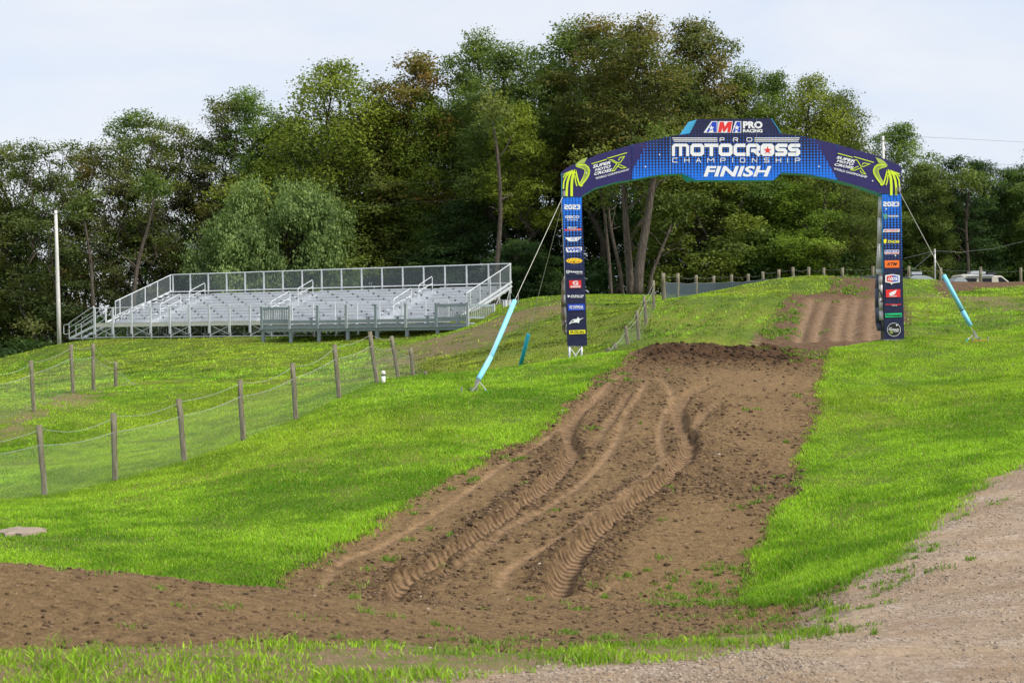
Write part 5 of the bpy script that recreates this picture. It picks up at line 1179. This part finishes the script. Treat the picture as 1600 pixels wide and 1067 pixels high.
def supermoto(cf, quads, bars, X1, X2, par):
    mb = MB()
    for t, q in zip(('SUPER', 'MOTO', 'CROSS'), quads): text(mb, t, [cf(*p) for p in q], K(2), .04, .2)
    text(mb, 'WORLD CHAMPIONSHIP', [cf(*p) for p in quads[3]], K(2), .02); mb.build('white_lettering', WH, par)
    mb = MB()
    for b in bars: strip2(mb, [cf(*p) for p in b], 1.25, K(1))
    strip2(mb, [cf(*p) for p in X1], 1.2, K(1)); strip2(mb, [cf(*p) for p in X2], 1.2, K(1.2)); mb.build('lime_emblem', LIME, par)
supermoto(c5, [[(498,342),(752,283),(746,325),(502,388)], [(530,394),(750,337),(744,378),(526,432)], [(522,443),(765,385),(760,428),(515,486)], [(535,512),(1000,390),(1004,412),(540,542)]],
  [[(482,325),(692,262)], [(700,248),(975,170)]], [(725,272),(770,268),(850,312),(885,302),(938,222),(875,238),(855,278)], [(762,285),(832,322),(765,425),(800,418),(862,330),(960,375),(900,385),(848,358)], BL)
supermoto(c7, [[(447,225),(720,288),(706,330),(437,264)], [(452,280),(694,333),(682,372),(440,314)], [(417,330),(694,383),(682,422),(405,367)], [(402,396),(892,522),(888,556),(398,428)]],
  [[(460,188),(678,248)], [(695,238),(988,322)]], [(712,282),(745,290),(800,380),(838,382),(928,345),(842,330),(815,355)], [(762,378),(650,432),(700,440),(800,402),(866,492),(806,475),(788,440)], BR)
def emblem(cf, par):
    mb = MB(); md_ = MB()
    def N(pts): return [cf(*p) for p in pts]
    sp_ = [(352,338),(400,345),(470,352),(540,368),(585,400),(605,450),(598,520),(565,600),(515,680),(455,765)]
    for j in range(6):
        o = (j-2.5)*21; pts = []
        for i, p in enumerate(sp_):
            a = sp_[max(0, i-1)]; b = sp_[min(len(sp_)-1, i+1)]; dx, dy_ = b[0]-a[0], b[1]-a[1]; l = math.hypot(dx, dy_); k = min(1, .35+i*.22) if i < 4 else max(.55, 1-(i-6)*.14) if i > 6 else 1
            pts.append((p[0]+dy_/l*o*k, p[1]-dx/l*o*k))
        strip2(md_ if 0 < j < 4 else mb, N(pts), 1.0 if j < 5 else 1.25, K(1+.1*j))
    poly2(md_, N([(612,155),(480,205),(410,250),(330,345),(430,300),(540,288)]), K(1.8))
    for pts, w in (([(345,440),(385,620),(430,770),(470,795),(500,775)], 2.3), ([(340,440),(300,520),(268,650),(258,800),(258,1025)], 3.9), ([(280,450),(210,570),(168,700),(150,850),(148,1025)], 3.4), ([(235,465),(130,590),(85,700),(72,860)], 2.2), ([(205,478),(110,550),(66,612)], 1.5), ([(165,490),(66,545)], .9), ([(330,560),(345,700),(375,798)], 1.8)):
        strip2(mb, N(pts), w, K(2.2+.15*len(pts)))
    mb.build('lime_emblem', LIME, par); md_.build('lime_emblem', LIMED, par)
def c6l(u, v): return (875+u/14.22, 235+v/14.22)
def c6r(u, v): x, y = c6l(u, v); return (2285.5-x, y-1.5 if v > 500 else y)
emblem(c6l, BL); emblem(c6r, BR)
m = MB()
for px, py in ((1030.4,242.2),(1008.4,260.9),(916,271)): disc(m, px, py, 1.1, None, K(6), 0, 10)
for px, py in ((1279.2,260.5),(1363,283)): disc(m, px, py, 1.1, None, K(6), 0, 10)
m.build('fixing_disc', WH, BC)
m = MB()
for a, b in (((1182,186),(1182.3,281)), ((1243,212),(1243,270)), ((1047.5,214),(1047.5,272))): strip2(m, [a, b], .35, K(5))
m.build('seam', simple('pale_seam', (.25,.40,.50), .6), BC)
# ---- leg prints
def lu(u, v): return (870+u/8.2, 300+v/8.2)
def ll(u, v): return (870+u/7.36, 425+v/7.36)
def ru(u, v): return (1365+u/8.2, 300+v/8.2)
def rl(u, v): return (1365+u/9.28, 420+v/9.28)
def R4(cf, x0, y0, x1, y1, s=0): return [cf(x0+s, y0), cf(x1+s, y0), cf(x1, y1), cf(x0, y1)]
class SMB(MB):
    def __init__(s): super().__init__(); s.marks = [0]
    def cut(s): s.marks.append(len(s.f))
    def build(s, name, mat, parent, **k):
        mk = s.marks+[len(s.f)]; last = None
        for a, b in zip(mk, mk[1:]):
            if b <= a: continue
            m = MB(); ids = {}
            for f in s.f[a:b]:
                for i in f:
                    if i not in ids: ids[i] = len(m.v); m.v.append(s.v[i])
                m.f.append(tuple(ids[i] for i in f))
            m.mi = [0]*len(m.f); last = m.build(name, mat, parent)
        return last
def batch(par, mat, nm, fn): mb = MB(); fn(mb); return mb.build(nm, mat, par)
def year(mb, cf, x0, y0, x1, y1):
    w = (x1-x0)/4
    for i, ch in enumerate('2023'): a = cf(x0+i*w+2, y0); b = cf(x0+(i+1)*w-2, y1); sletter(mb, ch, a[0], a[1], b[0], b[1], 1.9, 1, .8)
mb = SMB(); year(mb, lu, 92, 163, 302, 226); mb.cut(); text(mb, 'GEICO', R4(lu,106,303,288,337), 1, .03); text(mb, 'MOTORCYCLE', R4(lu,132,349,266,368), 1, .02); mb.cut(); text(mb, 'PRO-XY', R4(lu,134,448,258,472,4), 1, .03, .2)
mb.cut(); poly2(mb, [lu(104,585), lu(322,577), lu(262,628), lu(155,634)], 1); text(mb, 'RACING', R4(lu,160,618,262,634), 1.5, .02)
mb.cut(); poly2(mb, [lu(116,712), lu(320,705), lu(322,740), lu(305,768), lu(130,774), lu(118,750)], 1); mb.cut(); text(mb, 'Husqvarna', R4(lu,162,1008,330,1040), 1, .04); text(mb, 'MOTORCYCLES', R4(lu,248,1040,332,1052), 1, .01)
x, y = lu(140, 1024); strip2(mb, cham([(x-1.9,y-2),(x+1.9,y-2),(x+1.9,y+2),(x-1.9,y+2)], .8, True), .8, 1, 0, True); rect(mb, x-1.2, y-.35, x+1.2, y+.35, 1.3)
mb.build('sponsor_lettering', WH, LU)
batch(LU, RED, 'red_lettering', lambda mb: (poly2(mb, [lu(98,478), lu(128,478), lu(140,486), lu(318,466), lu(318,494), lu(100,500)], 1),))
batch(LU, PINK, 'red_lettering', lambda mb: text(mb, 'LEGENDS', R4(lu,136,474,312,496), 2, .01, .2))
batch(LU, BLU, 'blue_lettering', lambda mb: text(mb, 'WPS', R4(lu,130,716,310,764), 2, .035)); batch(LU, BLU, 'wing_lettering', lambda mb: text(mb, 'FLY', R4(lu,176,588,292,616,8), 2, -.005, .3))
batch(LU, GLD, 'gold_emblem', lambda mb: (disc(mb, *lu(224,882), 12.6, 4.2, 1)))
batch(LU, RED, 'red_emblem', lambda mb: (disc(mb, *lu(224,884), 9.4, 2.9, 2)))
batch(LU, YEL, 'yellow_lettering', lambda mb: text(mb, 'FMF', R4(lu,150,862,300,904,6), 3, .03, .3))
batch(LL, RED, 'red_sticker', lambda mb: poly2(mb, [ll(140,98), ll(280,94), ll(282,182), ll(147,187)], 2))
mb = SMB(); text(mb, 'G', R4(ll,182,103,246,150), 3, .03); text(mb, 'GASGAS', R4(ll,155,156,272,180), 3, .04, .15); mb.cut(); text(mb, 'DUNLOP', R4(ll,160,264,308,288,4), 2, .03, .2); text(mb, 'MOTORCYCLE TIRES', R4(ll,158,289,300,298), 2, .01); poly2(mb, [ll(124,262), ll(158,276), ll(128,296)], 2)
mb.cut(); text(mb, 'YAMAHA', R4(ll,180,384,304,416), 3, .03); text(mb, 'RACING', R4(ll,162,419,302,430), 3, .01, 0, 1.6); x, y = ll(160, 402); strip2(mb, [(x+2.1*math.cos(t*.785), y+2.1*math.sin(t*.785)) for t in range(8)], .6, 3, 0, True); star(mb, x, y, 1.7, 3.4, 0, .3)
mb.cut(); poly2(mb, [ll(138,600), ll(160,566), ll(185,545), ll(228,540), ll(246,515), ll(262,540), ll(312,524), ll(262,556), ll(255,588), ll(228,580), ll(182,584)], 2); mb.build('sponsor_lettering', WH, LL)
batch(LL, BLU, 'blue_sticker', lambda mb: poly2(mb, [ll(126,372), ll(320,365), ll(322,438), ll(130,446)], 2)); batch(LL, YEL, 'yellow_sticker', lambda mb: poly2(mb, [ll(140,671), ll(326,664), ll(330,708), ll(142,716)], 2)); batch(LL, BLK, 'black_lettering', lambda mb: text(mb, 'SUZUKI', R4(ll,154,676,314,702), 3, .03))
batch(LL, NAVM, 'navy_detail', lambda mb: poly2(mb, [ll(160,580), ll(180,560), ll(205,554), ll(190,570)], 3))
mb = SMB(); year(mb, ru, 120, 126, 330, 188); mb.cut(); text(mb, 'MONSTER', R4(ru,184,299,322,322), 1, .03); mb.cut(); poly2(mb, [ru(130,478), ru(338,476), ru(330,514), ru(118,516)], 1); mb.cut(); poly2(mb, cham([ru(138,745), ru(326,742), ru(326,796), ru(138,798)], .8, True), 1); disc(mb, *ru(161,220), 1.2, None, 2); disc(mb, *ru(279,815), 1.1, None, 2); mb.build('sponsor_lettering', WH, RU)
batch(RU, flat('claw_green', (.16,.50,.10)), 'green_emblem', lambda mb: [strip2(mb, [ru(128+i*19,284), ru(136+i*17,320), ru(140+i*14,358-abs(i-1)*12)], 1.5, 1, 0, False, .6) for i in range(3)]); batch(RU, LIMED, 'small_lettering', lambda mb: text(mb, 'ENERGY', R4(ru,204,326,300,334), 1, .0, 0, 1.6))
batch(RU, RED, 'red_lettering', lambda mb: (text(mb, 'MOTOSPORT', R4(ru,132,483,324,508,6), 2, .02, .2), text(mb, 'UNLIMITED', R4(ru,144,776,322,793), 2, .02)))
batch(RU, YEL, 'yellow_lettering', lambda mb: (text(mb, 'THOR', R4(ru,176,620,326,657,6), 1, .03, .3), poly2(mb, [ru(126,612), ru(160,602), ru(168,614), ru(160,655), ru(138,664), ru(130,640)], 1)))
batch(RU, BLU, 'blue_lettering', lambda mb: text(mb, 'PARTS', R4(ru,144,748,322,772), 2, .03)); batch(RU, ORG, 'orange_sticker', lambda mb: poly2(mb, [ru(140,878), ru(328,876), ru(328,970), ru(144,971)], 2)); batch(RU, BLK, 'black_lettering', lambda mb: text(mb, 'KTM', R4(ru,168,904,300,944,8), 3, .03, .3))
def hexa(x0, y0, x1, y1, d): return [rl(x0, y0+d), rl((x0+x1)/2, y0), rl(x1, y0+d), rl(x1, y1-d), rl((x0+x1)/2, y1), rl(x0, y1-d)]
mb = SMB(); poly2(mb, hexa(168,78,378,212,16), 2); mb.cut(); poly2(mb, [rl(222,362), rl(250,340), rl(336,305), rl(318,345), rl(300,378), rl(266,372), rl(282,388), rl(240,388)], 3); text(mb, 'HONDA', R4(rl,224,390,338,404), 3, .03); mb.cut(); text(mb, 'RACING', R4(rl,262,527,342,538), 3, .03, .1); mb.cut(); strip2(mb, [(rl(293,882)[0]+10.3*math.cos(t*.19635), rl(293,882)[1]+10.3*math.sin(t*.19635)) for t in range(32)], .55, 3, 0, True)
for t, q in (('THE', (222,850,262,864)), ('McGINLEY', (218,868,370,894)), ('CLASSIC', (288,897,364,915))): text(mb, t, R4(rl,*q), 4, .03)
disc(mb, *rl(258,218), 1.2, None, 3); disc(mb, *rl(334,818), 1.2, None, 5); mb.build('sponsor_lettering', WH, RL)
batch(RL, RED, 'red_sticker', lambda mb: (poly2(mb, [rl(190,108), rl(272,94), rl(272,192), rl(190,182)], 3), poly2(mb, [rl(175,304), rl(385,296), rl(388,410), rl(180,415)], 2), text(mb, 'INTENSE', R4(rl,168,508,398,528,6), 2, .04, .2)))
batch(RL, BLU, 'blue_sticker', lambda mb: poly2(mb, [rl(273,94), rl(358,108), rl(358,182), rl(273,192)], 3)); batch(RL, WH, 'badge_lettering', lambda mb: text(mb, '100%', R4(rl,204,118,352,172,8), 4, .03, .2))
batch(RL, GRN, 'green_sticker', lambda mb: poly2(mb, [rl(168,648), rl(408,640), rl(408,698), rl(170,706)], 2)); batch(RL, BLK, 'black_lettering', lambda mb: (text(mb, 'Kawasaki', R4(rl,182,655,400,690), 3, .03), disc(mb, *rl(293,882), 10.2, None, 2)))
batch(RL, LIMED, 'small_emblem', lambda mb: (strip2(mb, [(rl(256,920)[0]+2*math.cos(t*.5236), rl(256,920)[1]+2*math.sin(t*.5236)) for t in range(12)], .8, 4, 0, True), rect(mb, rl(246,0)[0], rl(0,914)[1], rl(266,0)[0], rl(0,926)[1], 4)))
# ================================================================ guy lines
def guy(label, top, anchor, s0, s1, foam, stakes, bend=.0, dback=0., strap=True, orange=False):
    """top: photo point on the arch; anchor: ground point; s0..s1: foam sleeve between fractions of the line"""
    t = P(top[0], top[1], YA-.05+dback); a = anchor; e = empty('guy_line', a); tag(e, label, 'guy line', 'guy lines of the arch'); L = t-a
    m = MB(); m.tube([L*.985, L*.055], .0065, 6); m.build('rope', ROPE, e)
    m = MB(); mid = (s0+s1)/2-.06; perp = Vector((0, 0, -bend)); pts = [L*s1, L*((s1+mid)/2)+perp*.6, L*mid+perp, L*((s0+mid)/2)+perp*.6, L*s0]
    m.tube([pts[0], pts[1], pts[2]-L.normalized()*.01], .062, 12); m.tube([pts[2]-L.normalized()*.04, pts[3], pts[4]], .066, 12); m.build('foam_sleeve', foam, e, True)
    m = MB(); m.tube([pts[2]-L.normalized()*.0, pts[2]-L.normalized()*.05], .058, 12); m.build('joint', BLACK, e)
    if strap:
        u = L.normalized(); k = L*.055
        m = MB(); m.box(k, (.05,.06,.09)); m.box(k-u*.07, (.08,.05,.05)); m.tube([k, k-u*.12+Vector((.03,0,-.02)), Vector((.0,0,.02))], .020, 6); m.box(L*.035, (.05,.04,.14)); m.build('ratchet', STEEL, e)
        sx = -1 if orange else 1
        m = MB(); m.tube([k-u*.03, k*.5+Vector((sx*.20,0,-.03)), Vector((sx*.34,-.05,.03))], .011, 5); m.build('loose_strap', ROPE, e)
        m = MB(); m.tube([Vector((sx*.30,-.045,.06)), Vector((sx*.37,-.055,.0))], .014, 5); m.build('strap_end', FOAMD, e)
        if orange: m = MB(); m.box((.0,-.03,.012+.0), (.40,.09,.02), Matrix.Rotation(-.06, 3, 'Y')); m.build('anchor_plate', simple('orange_plate', (.55,.22,.06), .7, 0, .25), e)
        for dx, dy_ in stakes:
            m = MB(); z = H(a.x+dx, a.y+dy_)-a.z; m.tube([(dx, dy_, z-.1), (dx, dy_, z+.09)], .014, 8); m.tube([(dx, dy_, z+.09), (dx, dy_, z+.115)], .032, 8); m.build('stake', STEEL, e)
    return e
q = hit(738, 613); guy('left guy line ending in a long pale blue foam sleeve staked in the turf', (881, 304), q, .055, .415, FOAM, ((-.25,.05),(-.02,-.05),(.10,.04)), .10)
a2 = P(803, 592, 47.2); a2.z = H(a2.x, a2.y); guy('rear left guy line with short dark teal sleeve rising behind the turf ridge', (882, 306), a2, .03, .30, FOAMD, (), .03, .4, False)
q = hit(1529, 533); guy('right guy line ending in a pale blue foam sleeve staked in the turf', (1404, 297), q, .10, .435, FOAM, ((-.17,-.02),(.04,-.03),(.27,.03)), .0, 0, True, True)
for (px, py) in ((881, 303), (1404, 296)):
    m = MB(); p = A(px, py, 8); m.box(p, (.10,.05,.12)); m.tube([p+Vector((0,-.04,-.08)), p+Vector((0,-.04,.08))], .02, 8); m.build('shackle', STEEL, AR)
